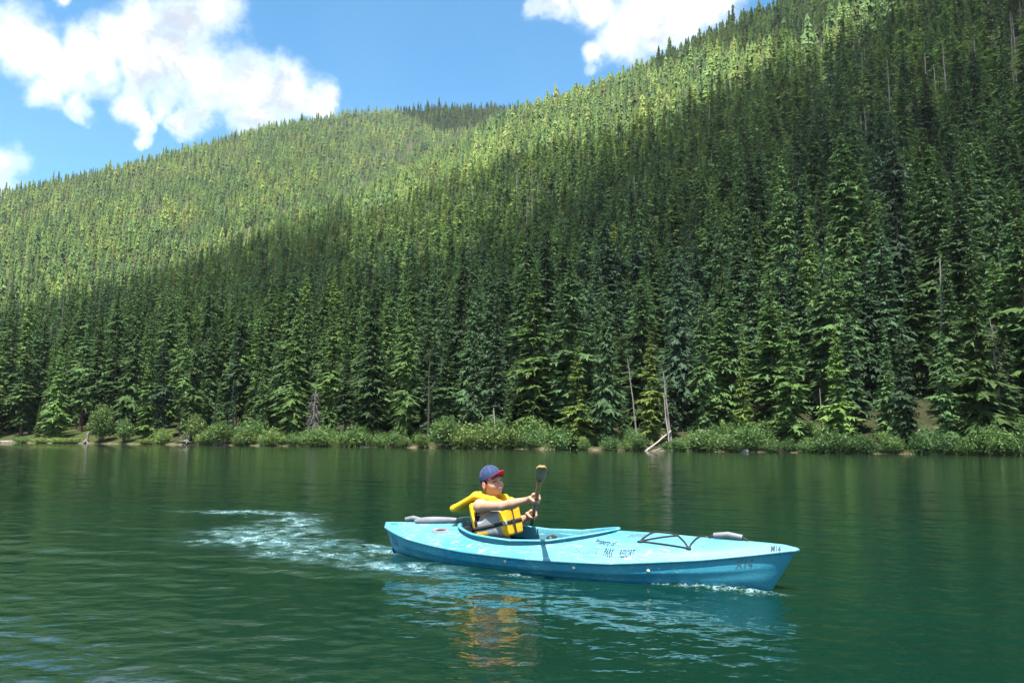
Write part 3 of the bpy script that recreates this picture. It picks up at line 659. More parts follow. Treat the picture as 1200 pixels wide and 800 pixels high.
def dead_tree(px, v, H, r0, br, label, lean=(0, 0), rz=0.0, seed=0, blen=1.6, low=.12, name='dead_tree', broken=False, droop=.35, mat=None):
    x, y, z = shore_point(az_of(px), v); st, bs = snag(seed, H, r0, max(br, 1), blen, low, broken=broken, droop=droop)
    o = empty(name, (x, y, z - .1), rz); o.rotation_euler = (math.radians(lean[0]), math.radians(lean[1]), rz)
    tag(o, label, 'dead tree')
    link('trunk', mesh_np('dead_trunk', *st, [mat or GREYWOOD], smooth=True), o)
    if br: link('branches', mesh_np('dead_branches', *bs, [mat or DEADTWIG]), o)['kind'] = 'stuff'
dead_tree(368, 3.0, 11.5, .2, 80, 'dead grey spruce with drooping bare branches among the shore bushes', seed=501, blen=2.6, low=.15, droop=.75, mat=GREYWOOD)
dead_tree(748, 2.6, 15.0, .14, 12, 'tall bare grey pole of a dead tree beside the bright green fir', lean=(0, -4), seed=502, blen=.8, low=.3)
dead_tree(789, 3.5, 12.5, .22, 24, 'broken grey trunk with twigs leaning over the fallen log', lean=(0, -5), seed=503, blen=.9, low=.4, broken=True)
dead_tree(786, 2.2, 9.0, .12, 3, 'short pale dead stem above the fallen log', lean=(0, -5), seed=505, blen=.5, broken=True, mat=PALEWOOD)
dead_tree(965, 1.6, 9.5, .12, 3, 'thin grey dead stem below the broad open fir', seed=506, blen=.5, broken=True)
dead_tree(1106, 22.0, 27.5, .24, 3, 'pale snapped pole rising between the dark spruces', lean=(0, 2), seed=507, blen=.6, low=.7, broken=True)
dead_tree(1178, 6.0, 19.0, .26, 90, 'tall grey dead spruce with twiggy bare crown at the right shore', lean=(0, -2), seed=508, blen=2.4, low=.3)
dead_tree(582, 1.4, 7.0, .14, 2, 'short pale dead stem standing between the willow bushes', lean=(0, -3), seed=509, blen=.4, broken=True, mat=PALEWOOD)
dead_tree(503, 4.5, 18.0, .17, 6, 'bare brown trunk standing in a dark gap between spruces', seed=511, blen=.8, low=.5, mat=BARK)
dead_tree(83, 60.0, 26.0, .3, 10, 'white dead pole standing above the dark spruces on the left', seed=512, blen=1.0, low=.5, broken=True, mat=PALEWOOD)

def log_obj(name, px, v, length, r0, yaw, pitch, label, cat, mat, seed, stubs=4, roots=0, z0=None, stuffing=None):
    g = np.random.default_rng(seed); x, y, z = shore_point(az_of(px), v)
    n = 7; s = np.linspace(0, length, n); w = np.cumsum(g.normal(0, .04, (n, 2)), 0)
    o = empty(name, (x, y, (z if z0 is None else z0)), yaw); o.rotation_euler = (0, -math.radians(pitch), yaw); tag(o, label, cat)
    link('trunk', mesh_np('log_trunk', *tube(np.stack([s, w[:, 0] - w[0, 0], w[:, 1] - w[0, 1]], -1), np.linspace(r0, r0 * .55, n) * g.uniform(.9, 1.1, n), 9), [mat], smooth=True), o)
    for k in range(stubs):
        f = g.uniform(.15, .95); a = g.uniform(0, 6.28); L = g.uniform(.25, .7); d = np.array([g.uniform(-.3, .5), math.cos(a), math.sin(a)])
        link('stub', mesh_np('log_stub', *tube([(length * f, 0, 0), np.array([length * f, 0, 0]) + d * L], [r0 * .3, r0 * .1], 5), [mat]), o)
    for k in range(roots):
        a = k / roots * 6.28 + g.uniform(-.2, .2); L = g.uniform(.7, 1.6); d = np.array([g.uniform(-.7, .1), math.cos(a), math.sin(a)])
        m1 = d * L * .5 + g.normal(0, .08, 3); link('root', mesh_np('log_root', *tube([(.1, 0, 0), m1, d * L + g.normal(0, .15, 3)], [r0 * .75, r0 * .4, .03], 6), [mat], smooth=True), o)
log_obj('fallen_log', 757, -.6, 6.2, .2, math.radians(24), 33, 'pale fallen log sloping from the bank down into the lake', 'log', PALEWOOD, 61, 3, z0=-.1)
log_obj('fallen_log', 770, .1, 3.4, .14, math.radians(12), 22, 'short grey log lying beside the pale fallen log', 'log', GREYWOOD, 62, 2, z0=.1)
log_obj('fallen_log', 777, .3, 2.6, .13, math.radians(60), 34, 'thin grey branch propped behind the pale fallen log', 'log', GREYWOOD, 72, 3, z0=.1)
log_obj('fallen_log', 717, -.1, 1.7, .1, math.radians(40), 30, 'small white stick poking from the bank by the bright fir', 'log', PALEWOOD, 63, 1, z0=0.0)
log_obj('fallen_log', 1074, -.1, 1.6, .14, math.radians(35), 62, 'stubby pale stump poking up from the waterline bushes', 'log', PALEWOOD, 64, 0, z0=0.0)
log_obj('fallen_log', 866, -.1, 2.8, .2, math.radians(30), 38, 'grey slanted log at a gap in the right bank bushes', 'log', GREYWOOD, 65, 2, z0=0.0)
log_obj('fallen_log', 1166, .6, 3.6, .07, math.radians(70), 66, 'thin bleached branch sticking out of the right bank bushes', 'log', PALEWOOD, 73, 2)
log_obj('root_stump', 221, .2, 3.2, .42, 0, 84, 'pale upturned root stump on the bank beside a tall bush', 'stump', GREYWOOD, 66, 5, 9, z0=.9)
log_obj('root_stump', 103, .2, 2.2, .36, .5, 78, 'grey weathered root stump beside the leafy broadleaf tree', 'stump', GREYWOOD, 67, 4, 8, z0=.6)
log_obj('drift_log', -4, -.4, 7.5, .24, math.radians(-8), 1, 'bleached drift log lying along the far left shoreline', 'log', PALEWOOD, 68, 3, z0=.22)
log_obj('drift_log', 66, -.3, 4.0, .2, math.radians(-14), 2, 'short pale drift log on the grassy left bank', 'log', PALEWOOD, 69, 2, z0=.25)
log_obj('drift_log', 424, -.7, 7.0, .16, math.radians(-20), 0, 'thin drift log floating against the bushy bank', 'log', PALEWOOD, 70, 2, z0=.1)
log_obj('drift_log', 253, -.4, 3.2, .2, math.radians(-15), 1, 'pale drift log between two bright shore bushes', 'log', PALEWOOD, 71, 2, z0=.2)
def stone(px, v, s, label, seed, mat):
    g = np.random.default_rng(seed); bm = bmesh.new(); bmesh.ops.create_icosphere(bm, subdivisions=2, radius=1)
    for vv in bm.verts:
        q = np.array(vv.co); vv.co = vv.co * (1 + .5 * float(fbm(np.array([q[0] * 1.3 + seed]), np.array([q[1] * 1.3 + q[2] * 2.1]), 2)[0])); vv.co.z *= .6
    me = bpy.data.meshes.new('stone'); bm.to_mesh(me); bm.free(); me.materials.append(mat)
    x, y, z = shore_point(az_of(px), v); o = link('stone', me); o.location = (x, y, max(z, 0) + .1 * s); o.scale = (s * 1.3, s, s); o.rotation_euler = (0, 0, seed); tag(o, label, 'stone')
STONE = simple_mat('pale_shore_stone', (.34, .31, .28), .9, .2, .3, 2.0, .4)
stone(533, -.5, .32, 'small white stone at the waterline under dense bushes', 11, simple_mat('white_stone', (.72, .70, .66), .8))
stone(872, .2, .75, 'grey boulder beside the slanted log on the right bank', 12, STONE)
stone(68, .5, .5, 'pale stone on the grassy left bank', 13, STONE)

# trees that stand out at the water's edge
def special(px, v, p, s, tn, label, sz=None, name=None):
    x, y, z = shore_point(az_of(px), v); place_tree(x, y, z - .1, s, px * .37, p, tn, label, 0.0, 'trees standing out at the shore', sz, name)
special(678, 2.0, 8, .82, .80, 'bright yellow green fir standing in front of the dark spruces', .86, 'fir_tree')
special(764, 3.2, 3, .72, .90, 'yellowish spruce beside the broken grey trunk', .82)
special(985, 2.2, 8, .86, .66, 'broad open fir with pale branch tips beside a thin dead stem', .86, 'fir_tree')
special(874, 2.4, 6, .90, .78, 'slim yellow green fir by the slanted grey log', .88)
special(930, 3.0, 3, .92, .5, 'wide mid green spruce next to the broad open fir', .92)
special(344, 3.0, 0, 1.02, .62, 'large olive spruce beside the dead grey drooping tree', 1.12)
special(226, 3.0, 3, .9, .5, 'full olive spruce above the pale root stump', 1.05)
special(475, 3.4, 0, .9, .55, 'olive spruce rising above the densest bush clump', 1.12)
special(272, 2.0, 6, .55, .02, 'young blue green fir behind the shore bushes', .6)
special(252, 2.2, 6, .42, .04, 'smaller blue green fir next to a taller blue green one', .45)
special(1112, 2.2, 3, .7, .3, 'layered dark spruce with flat shelves near the grey dead spruce', .74)
special(1064, 2.4, 4, .82, .12, 'narrow blue green spruce with closely stacked branches by the right bushes', .72)
special(595, 2.0, 6, .62, .42, 'young green spruce rising from the middle shore bushes', .5)
special(826, 2.4, 7, .86, .34, 'ragged dark spruce left of the slim yellow green fir', .9)
special(712, 3.6, 1, .9, .2, 'dark shaggy spruce between the bright fir and the bare pole', .98)

# ------------------------------------------------------------------ kayak (x forward, y to port, z up, z = 0 at the waterline)
HEEL = math.radians(2.6)
KM = Matrix.Translation(KAYAK_POS) @ Matrix.Rotation(KAYAK_RZ, 4, 'Z') @ Matrix.Rotation(HEEL, 4, 'X')
XS, XB = -1.62, 1.745
def seam_z(x): return np.interp(x, [-1.62, -1.2, -.6, 0, .6, 1.2, 1.745], [.205, .160, .130, .126, .142, .197, .268])
def ridge_z(x): return np.interp(x, [-1.62, -1.35, -.95, -.79, -.3, .2, .5, .8, 1.2, 1.55, 1.7, 1.745], [.236, .252, .262, .265, .262, .275, .298, .300, .292, .290, .286, .272])
def keel_z(x): return np.interp(x, [-1.62, -1.3, -.8, 0, .9, 1.4, 1.745], [-.02, -.075, -.10, -.11, -.10, -.085, -.05])
def deck_z(x, y):
    x = np.asarray(x, float); b = np.maximum(half_beam(x), .012); q = np.clip(np.abs(y) / b, 0, 1)
    crown = (1 - .55 * q ** 1.6 - .45 * q ** 5)
    return seam_z(x) + (ridge_z(x) - seam_z(x)) * crown + .012 * np.exp(-((np.abs(y) - .5 * b) / .03) ** 2) * (x > .55) * np.clip((1.5 - x) * 3, 0, 1) * 0
def rim_xy(phi, grow=0.0):
    c, s = np.cos(phi), np.sin(phi)
    return -.145 + (.645 + grow) * c, (.285 + grow) * np.sign(s) * np.abs(s) ** .9 * (1 - .16 * c)
def rim_z(x): return np.interp(x, [-.83, -.55, -.2, .1, .5, .6], [.292, .248, .232, .246, .316, .322])
def hull_pt(x, d, side):
    """point of the hull skin: station x, d = 0 seam .. 1 keel"""
    fy = np.interp(d, [0, .12, .34, .36, .60, .8, .93, 1], [1, .985, .955, .935, .84, .58, .27, 0])
    rake = np.where(x > 0, .20 * (np.clip(x, 0, 9) / XB) ** 7, -.09 * (np.clip(-x, 0, 9) / 1.62) ** 7)
    return x - rake * d, side * half_beam(x) * fy, seam_z(x) - d * (seam_z(x) - keel_z(x))
def kayak_mat(name, col, pale, scuff):
    m, t, out = material(name); co = t.new('ShaderNodeTexCoord').outputs['Object']
    n = t.noise(co, 2.2, 6, .62); c = t.mix(t.maprange(n, .35, .68), col, pale)
    s1 = t.noise(co, 9.0, 6, .7, .6); c = t.mix(t.math('MULTIPLY', t.maprange(s1, .60, .72), scuff * .6), c, (.60, .70, .73))
    mp = t.new('ShaderNodeMapping'); mp.inputs['Scale'].default_value = (3, 40, 40); t.put(mp.inputs['Vector'], co)
    s2 = t.noise(mp.outputs[0], 3.0, 4, .6); c = t.mix(t.math('MULTIPLY', t.maprange(s2, .60, .66), scuff * .55), c, (.55, .66, .70))
    sx = t.new('ShaderNodeSeparateXYZ'); t.put(sx.inputs[0], co)
    c = t.mix(t.math('MULTIPLY', t.maprange(sx.outputs[0], .75, 1.5), .55), c, pale)          # sun bleached towards the bow
    b = t.new('ShaderNodeBump'); b.inputs['Distance'].default_value = .002; b.inputs['Strength'].default_value = .35; t.put(b.inputs['Height'], t.noise(co, 60, 3))
    principled(t, out, c, t.maprange(s1, .3, .7, .38, .55), .3, b.outputs[0])
    return m
DECK = kayak_mat('faded_light_blue_plastic', (.036, .200, .275), (.092, .268, .335), .7)
HULL = kayak_mat('turquoise_blue_plastic', (.005, .180, .325), (.05, .27, .375), .55)
LINER = simple_mat('blue_cockpit_plastic', (.02, .20, .34), .5, .4, .15, 6)
BLACKP = simple_mat('black_plastic', (.018, .018, .020), .45, .4); GREYP = simple_mat('grey_rubber_grip', (.14, .145, .165), .55, .4)
CORD = simple_mat('black_bungee', (.020, .020, .022), .7, .3); STEEL = simple_mat('steel_bolt', (.6, .58, .54), .35, .6); INK = simple_mat('black_marker_ink', (.025, .03, .05), .6, .2)
FADEDINK = simple_mat('faded_marker_ink', (.07, .13, .17), .6, .2)
kayak = empty('kayak'); kayak.matrix_world = KM
tag(kayak, 'scuffed light blue recreational kayak gliding on the green lake', 'kayak')
def grid_faces(n, k, wrap=False):
    i = np.arange(n * k).reshape(n, k); j = np.roll(i, -1, 1) if wrap else i[:, 1:]; i0 = i if wrap else i[:, :-1]
    return np.stack([i0[:-1], j[:-1], j[1:], i0[1:]], -1).reshape(-1, 4)
def kpart(name, V, Fc, mat, parent=None, smooth=True, bevel=0, solid=0):
    o = link(name, mesh_np(name, V, Fc, [mat], smooth=smooth), parent or kayak)
    if solid:
        md = o.modifiers.new('solid', 'SOLIDIFY'); md.thickness = solid; md.offset = 0
    return o
# hull
st = XS + (XB - XS) * (0.5 - 0.5 * np.cos(np.linspace(0, math.pi, 90))); dd = np.array([0, .06, .12, .2, .28, .34, .36, .48, .6, .7, .8, .87, .93, .97, 1.0])
rows = []
for x in st:
    a = [hull_pt(x, d, -1) for d in dd]; b = [hull_pt(x, d, 1) for d in dd[::-1][1:]]
    rows.append(a + b)
rows = np.array(rows, float); kpart('hull', rows.reshape(-1, 3), grid_faces(len(st), rows.shape[1]), HULL)
# deck: rings from the cockpit opening out to the seam, with a small lip over the hull
phi = np.linspace(0, 2 * math.pi, 220, endpoint=False); c, s = np.cos(phi), np.sin(phi)
sx_ = np.where(c >= 0, XB * np.abs(c) ** .85, XS * np.abs(c) ** .85); sy_ = np.sign(s) * half_beam(sx_); sy_[np.abs(s) < 1e-6] = 0
cx_, cy_ = rim_xy(phi)
rings = []
for tau in np.r_[np.linspace(0, 1, 16)]:
    xx = cx_ * (1 - tau) + sx_ * tau; yy = cy_ * (1 - tau) + sy_ * tau; rings.append(np.stack([xx, yy, deck_z(xx, yy)], -1))
for grow, dz in ((.009, -.004), (.010, -.016), (.001, -.018)):
    nx, ny = np.gradient(sy_), -np.gradient(sx_); nn = np.hypot(nx, ny) + 1e-9
    xx = sx_ + np.where(c > .98, .01, np.where(c < -.98, -.01, 0)) * (grow / .01); yy = sy_ + np.sign(s) * grow * np.clip(np.abs(s) * 6, 0, 1)
    rings.append(np.stack([xx, yy, seam_z(sx_) + dz], -1))
rings = np.array(rings); kpart('deck', rings.reshape(-1, 3), grid_faces(len(rings), 220, True), DECK)
# coaming: wall from the deck up and a rolled lip
prof = [(0, -.02, 'd'), (0, -.012, 'r'), (.003, -.004, 'r'), (.014, 0, 'r'), (.026, -.002, 'r'), (.031, -.010, 'r'), (.028, -.018, 'r'), (.012, -.018, 'r')]
rg = []
for gr, dz, w in [(-.004, -.06, 'd')] + [(-.004, -.012, 'r'), (0, -.003, 'r'), (.008, 0, 'r'), (.020, -.001, 'r'), (.027, -.007, 'r'), (.026, -.014, 'r'), (.010, -.016, 'r'), (.006, -.03, 'd2')]:
    xx, yy = rim_xy(phi, gr); x0, y0 = rim_xy(phi, 0)
    z = rim_z(xx) + dz if w == 'r' else deck_z(x0, y0) + (-.05 if w == 'd' else -.006)
    rg.append(np.stack([xx, yy, z], -1))
rg = np.array(rg); kpart('coaming', rg.reshape(-1, 3), grid_faces(len(rg), 220, True), DECK)
# inside of the boat
st2 = np.linspace(-1.05, .95, 40); d2 = np.linspace(.02, 1, 12); rows = []
for x in st2:
    a = [np.array(hull_pt(x, d, -1)) * (1, .955, 1) + (0, 0, .014 * d) for d in d2]; b = [np.array(hull_pt(x, d, 1)) * (1, .955, 1) + (0, 0, .014 * d) for d in d2[::-1][1:]]
    rows.append(a + b)
rows = np.array(rows, float); kpart('cockpit_liner', rows.reshape(-1, 3), grid_faces(40, rows.shape[1])[:, ::-1], LINER)
for xb in (-1.04, .94):      # bulkheads
    r0 = rows[0 if xb < 0 else -1]; V = np.concatenate([r0, [[xb, 0, .2]]]); n = len(r0)
    kpart('bulkhead', V, np.array([(i, (i + 1) % n, n) for i in range(n)]), LINER, smooth=False)
def box_mesh(name, size, mat, parent, loc=(0, 0, 0), rot=(0, 0, 0), bev=.01, seg=2):
    bm = bmesh.new(); bmesh.ops.create_cube(bm, size=1); bmesh.ops.scale(bm, vec=size, verts=bm.verts)
    if bev: bmesh.ops.bevel(bm, geom=bm.edges[:], offset=min(bev, min(size) * .45), segments=seg, affect='EDGES', profile=.5)
    me = bpy.data.meshes.new(name); bm.to_mesh(me); bm.free(); me.materials.append(mat)
    for p in me.polygons: p.use_smooth = True
    o = link(name, me, parent); o.location = loc; o.rotation_euler = rot; return o
seat = box_mesh('seat', (.34, .38, .05), BLACKP, kayak, (-.47, 0, -.005), (0, -.12, 0), .02)
box_mesh('seat_back', (.035, .32, .24), BLACKP, kayak, (-.70, 0, .15), (0, -.26, 0), .015)
box_mesh('thigh_brace', (.16, .014, .085), DECK, kayak, (-.02, .262, .165), (0, 0, -.08), .006)
box_mesh('thigh_brace', (.16, .014, .085), DECK, kayak, (-.02, -.262, .165), (0, 0, .08), .006)
box_mesh('foot_well_pad', (.06, .10, .075), BLACKP, kayak, (-.11, .165, .165), (0, .2, 0), .02)
def kay_tube(name, pts, rad, mat, parent=None, sides=8):
    return kpart(name, *tube(pts, rad, sides), mat, parent)
def dpt(x, y, up=.006): return np.array([x, y, float(deck_z(np.array([x]), np.array([y]))[0]) + up])
def deck_line(a, b, n=8, up=.007): return [dpt(a[0] + (b[0] - a[0]) * f, a[1] + (b[1] - a[1]) * f, up) for f in np.linspace(0, 1, n)]
# carrying handles
for x0, x1, nm in ((1.21, 1.40, 'bow_handle'), (-1.40, -1.25, 'stern_handle')):
    h = kay_tube(nm, [dpt(x0, 0, .022), dpt((x0 + x1) / 2, 0, .034), dpt(x1, 0, .022)], [.017, .019, .017], GREYP, sides=10)
    for xe, xo in ((x0, x0 - .035), (x1, x1 + .035)): kay_tube('handle_cord', [dpt(xe, 0, .022), dpt(xo, 0, .002)], .007, CORD, h, 6)
# bungee on the fore deck: five eyelets, one zigzag cord
EY = [(.76, -.185), (1.10, -.19), (.80, .12), (1.12, .10), (.97, -.03)]
for x, y in EY[:4]:
    box_mesh('deck_eyelet', (.034, .022, .014), BLACKP, kayak, tuple(dpt(x, y, .005)), (0, 0, 0), .005)
for a, b in ((EY[0], EY[1]), (EY[0], EY[2]), (EY[0], EY[4]), (EY[4], EY[1]), (EY[1], EY[3]), (EY[2], EY[4])):
    kay_tube('bungee_cord', deck_line(a, b), .0055, CORD, sides=6)
# oval drain fitting and padded roll on the aft deck
def oval(name, x, y, a, b, up, mat, hole=None):
    n = 28; w = np.linspace(0, 6.283, n, endpoint=False); o = []
    for f, u in ((1.0, .0), (.97, up), (.62, up), (.58, up * .2)):
        o.append([dpt(x + a * f * math.cos(q), y + b * f * math.sin(q), .001 + u) for q in w])
    o = np.array(o); return kpart(name, o.reshape(-1, 3), grid_faces(4, n, True), mat)
ov = oval('drain_fitting', -.91, -.178, .088, .034, .008, GREYP)
w = np.linspace(0, 6.283, 24, endpoint=False); kpart('drain_hole', np.array([dpt(-.91 + .056 * math.cos(q), -.178 + .021 * math.sin(q), .003) for q in w] + [dpt(-.91, -.178, .003)]), np.array([(i, (i + 1) % 24, 24) for i in range(24)]), BLACKP, ov)
pp = [dpt(-1.27 + .44 * f, -.045 + .08 * f, .018 + .012 * f) for f in np.linspace(0, 1, 9)]
kay_tube('deck_pad', pp, [.012, .027, .030, .030, .028, .025, .021, .016, .008], GREYP, sides=12)
kay_tube('seat_strap', [dpt(-.93, .03, .03), dpt(-.86, .05, .05), np.array([-.78, .04, .32]), np.array([-.72, 0, .27])], .005, simple_mat('pale_strap', (.55, .52, .45)), sides=6)
kay_tube('drain_slot', deck_line((-1.53, -.035), (-1.42, -.075), 4, .0015), .004, LINER, sides=5)
# bolts on the hull side
for px_, dpos in ((.345, .20), (.86, .24), (-.2, .18)):
    p0 = np.array(hull_pt(px_, dpos, -1), float); kay_tube('bolt', [p0 + (0, .004, 0), p0 + (0, -.006, 0), p0 + (0, -.007, 0)], [.011, .011, .002], STEEL, sides=10)

# ---- hand lettering in marker pen
def text_mesh(body, size, shear=0.15, jitter=0.0, seed=0, space=1.0, thick=0.0):
    cu = bpy.data.curves.new('lettering', 'FONT'); cu.body = body; cu.size = size; cu.shear = shear; cu.space_character = space; cu.resolution_u = 3; cu.offset = thick
    ob = bpy.data.objects.new('lettering', cu); COL.objects.link(ob); dg = bpy.context.evaluated_depsgraph_get()
    me = bpy.data.meshes.new_from_object(ob.evaluated_get(dg)); COL.objects.unlink(ob); bpy.data.objects.remove(ob)
    return me
def letter_part(body, size, mapper, mat, seed=0, xs=1.0, **kw):
    me = text_mesh(body, size, seed=seed, **kw); g = np.random.default_rng(seed)
    for v in me.vertices:
        s_, t_ = v.co.x * xs, v.co.y; t_ += .06 * size * math.sin(s_ / size * 2.1 + seed)
        v.co = mapper(s_, t_)
    me.materials.clear(); me.materials.append(mat); return link('lettering', me, kayak)
def deck_map(x0, y0, yaw=0.0, up=.0022):
    c_, s_ = math.cos(yaw), math.sin(yaw)
    def f(a, b):
        x = x0 + a * c_ - b * s_; y = y0 + a * s_ + b * c_; return tuple(dpt(x, y, up))
    return f
def hull_map(x0, d0):
    def f(a, b):
        x = x0 + a; d = d0 - b / float(seam_z(x0) - keel_z(x0)); p0 = hull_pt(x, d, -1); return (float(p0[0]), float(p0[1]) - .003, float(p0[2]))
    return f
letter_part('Property of', .070, deck_map(.44, -.238, -.03), INK, 1, .48, thick=.0008)
letter_part('MANNING', .062, deck_map(.325, -.326, .06), FADEDINK, 2, .55, space=1.15)
letter_part('PARK', .066, deck_map(.545, -.316, .06), INK, 3, .42, thick=.002)
letter_part('RESORT', .064, deck_map(.655, -.309, .06), INK, 4, .45, thick=.001)
letter_part('MPR', .11, deck_map(.64, -.125, -.02), FADEDINK, 5, .55, thick=.001)
letter_part('M14', .055, deck_map(1.595, -.082, .22), INK, 6, .62, thick=.001)
letter_part('X14', .075, hull_map(1.40, .27), FADEDINK, 7, .8)
letter_part('X14', .115, hull_map(-1.50, .52), FADEDINK, 8, .55)

# ------------------------------------------------------------------ the boy and his paddle (kayak coordinates)
class Field:
    """signed distance field on a grid, meshed with surface nets"""
    def __init__(s, lo, hi, h):
        s.lo = np.array(lo, np.float32); s.h = h; s.n = np.ceil((np.array(hi) - s.lo) / h).astype(int) + 1
        s.f = np.full(s.n, .05, np.float32)
    def block(s, lo, hi):
        a = np.clip(np.floor((np.array(lo) - s.lo) / s.h).astype(int), 0, s.n - 1); b = np.clip(np.ceil((np.array(hi) - s.lo) / s.h).astype(int) + 1, 1, s.n)
        ax = [s.lo[i] + s.h * np.arange(a[i], b[i], dtype=np.float32) for i in range(3)]
        return tuple(slice(a[i], b[i]) for i in range(3)), np.stack(np.meshgrid(*ax, indexing='ij'), -1)
    def blend(s, sl, d, k, cut=False):
        f = s.f[sl]
        if cut: d = -d; hh = np.clip(.5 - .5 * (f - d) / k, 0, 1); s.f[sl] = f * (1 - hh) + d * hh + k * hh * (1 - hh)
        else: hh = np.clip(.5 + .5 * (f - d) / k, 0, 1); s.f[sl] = f * (1 - hh) + d * hh - k * hh * (1 - hh)
    def cap(s, a, b, ra, rb=None, k=.012, cut=False):
        a = np.array(a, np.float32); b = np.array(b, np.float32); rb = ra if rb is None else rb; m = max(ra, rb) + .04
        sl, P = s.block(np.minimum(a, b) - m, np.maximum(a, b) + m)
        ab = b - a; t = np.clip(((P - a) @ ab) / (ab @ ab + 1e-12), 0, 1)
        s.blend(sl, np.linalg.norm(P - a - t[..., None] * ab, axis=-1) - (ra + (rb - ra) * t), k, cut)
    def ell(s, c, r, R=None, k=.012, cut=False):
        c = np.array(c, np.float32); r = np.array(r, np.float32); m = r.max() + .04
        sl, P = s.block(c - m, c + m); q = (P - c) if R is None else (P - c) @ R
        k0 = np.linalg.norm(q / r, axis=-1); k1 = np.linalg.norm(q / (r * r), axis=-1) + 1e-9
        s.blend(sl, k0 * (k0 - 1) / k1, k, cut)
    def box(s, c, r, R=None, rad=.02, k=.012, cut=False):
        c = np.array(c, np.float32); r = np.array(r, np.float32); m = np.linalg.norm(r) + .03
        sl, P = s.block(c - m, c + m); q = np.abs((P - c) if R is None else (P - c) @ R) - (r - rad)
        s.blend(sl, np.linalg.norm(np.maximum(q, 0), axis=-1) + np.minimum(q.max(-1), 0) - rad, k, cut)
    def mesh(s):
        f = s.f; ins = f < 0; n = s.n
        c8 = [ins[i:n[0] - 1 + i, j:n[1] - 1 + j, k:n[2] - 1 + k] for i in (0, 1) for j in (0, 1) for k in (0, 1)]
        tot = sum(c.astype(np.int8) for c in c8); act = (tot > 0) & (tot < 8); idx = np.full(act.shape, -1, np.int64); ijk = np.argwhere(act); idx[act] = np.arange(len(ijk))
        acc = np.zeros((len(ijk), 3)); cnt = np.zeros(len(ijk))
        corners = [(i, j, k) for i in (0, 1) for j in (0, 1) for k in (0, 1)]; val = {c: f[ijk[:, 0] + c[0], ijk[:, 1] + c[1], ijk[:, 2] + c[2]] for c in corners}
        for a in corners:
            for ax in range(3):
                if a[ax]: continue
                b = list(a); b[ax] = 1; b = tuple(b); va, vb = val[a], val[b]; cr = (va < 0) != (vb < 0); t = np.where(cr, va / np.where(cr, va - vb, 1), 0)
                p = np.array(a, float)[None] + 0 * acc; p[:, ax] += t; acc[cr] += p[cr]; cnt[cr] += 1
        V = s.lo + s.h * (ijk + acc / cnt[:, None]); Q = []
        for ax in range(3):
            o1, o2 = [(1, 2), (2, 0), (0, 1)][ax]
            sa = [slice(1, -1)] * 3; sa[ax] = slice(0, -1); sb = list(sa); sb[ax] = slice(1, None)
            A = ins[tuple(sa)]; B = ins[tuple(sb)]; e = np.argwhere(A != B); flip = A[tuple(e.T)]; e = e + 1; e[:, ax] -= 1
            g4 = []
            for d1, d2 in ((0, 0), (1, 0), (1, 1), (0, 1)):
                q = e.copy(); q[:, o1] -= d1; q[:, o2] -= d2; g4.append(idx[tuple(q.T)])
            g4 = np.stack(g4, -1); g4 = np.where(flip[:, None], g4, g4[:, ::-1]); Q.append(g4[(g4 >= 0).all(1)])
        return V, np.concatenate(Q)
def rotm(yaw=0, pitch=0, roll=0):
    """columns = local axes (x forward, y left, z up); pitch > 0 looks up"""
    return np.array(Matrix.Rotation(math.radians(yaw), 3, 'Z') @ Matrix.Rotation(-math.radians(pitch), 3, 'Y') @ Matrix.Rotation(math.radians(roll), 3, 'X'), np.float32)

HC = np.array([-.535, -.005, .606], np.float32); HR = rotm(-22, 9, 8)
hp = lambda *p: HC + HR @ np.array(p, np.float32)
GR = np.array([-.03, -.2, .52]); GL = np.array([-.29, .2, .344]); PU = (GR - GL) / np.linalg.norm(GR - GL)
boy = empty('person'); boy.matrix_world = KM
tag(boy, 'boy in navy cap and yellow life vest paddling, seated in the blue kayak', 'person')
def skin_mat():
    m, t, out = material('skin'); co = t.new('ShaderNodeTexCoord').outputs['Object']; n = t.noise(co, 14, 4, .6)
    c = t.mix(t.maprange(n, .3, .7), (.35, .19, .125), (.42, .24, .165))
    principled(t, out, c, .5, .35, Subsurface_Weight=.12, Subsurface_Radius=(.012, .005, .003), Subsurface_Scale=1.0); return m
SKIN = skin_mat(); LIT_EAR = simple_mat('lit_ear_skin', (.50, .20, .15), .5, .35); LIP = simple_mat('lip', (.42, .13, .12), .45, .4); TEETH = simple_mat('teeth', (.75, .72, .66), .4, .4); DARK = simple_mat('dark_hair', (.012, .010, .010), .5, .4, .3, 40)
F = Field((-.80, -.31, -.10), (.46, .33, .73), .0045)
# trunk, legs (inside the boat)
F.ell((-.47, 0, .09), (.11, .14, .10)); F.cap((-.48, 0, .10), (-.535, 0, .36), .095, .10, .03)
F.ell((-.53, 0, .35), (.092, .135, .13), k=.03); F.cap((-.555, -.10, .43), (-.555, .10, .43), .05, k=.03)
for sd in (-1, 1):
    F.cap((-.44, sd * .08, .075), (-.10, sd * .14, .115), .072, .054, .02); F.cap((-.10, sd * .14, .115), (.26, sd * .10, .02), .05, .034, .012); F.cap((.26, sd * .10, .0), (.38, sd * .11, .03), .032, .026, .012)
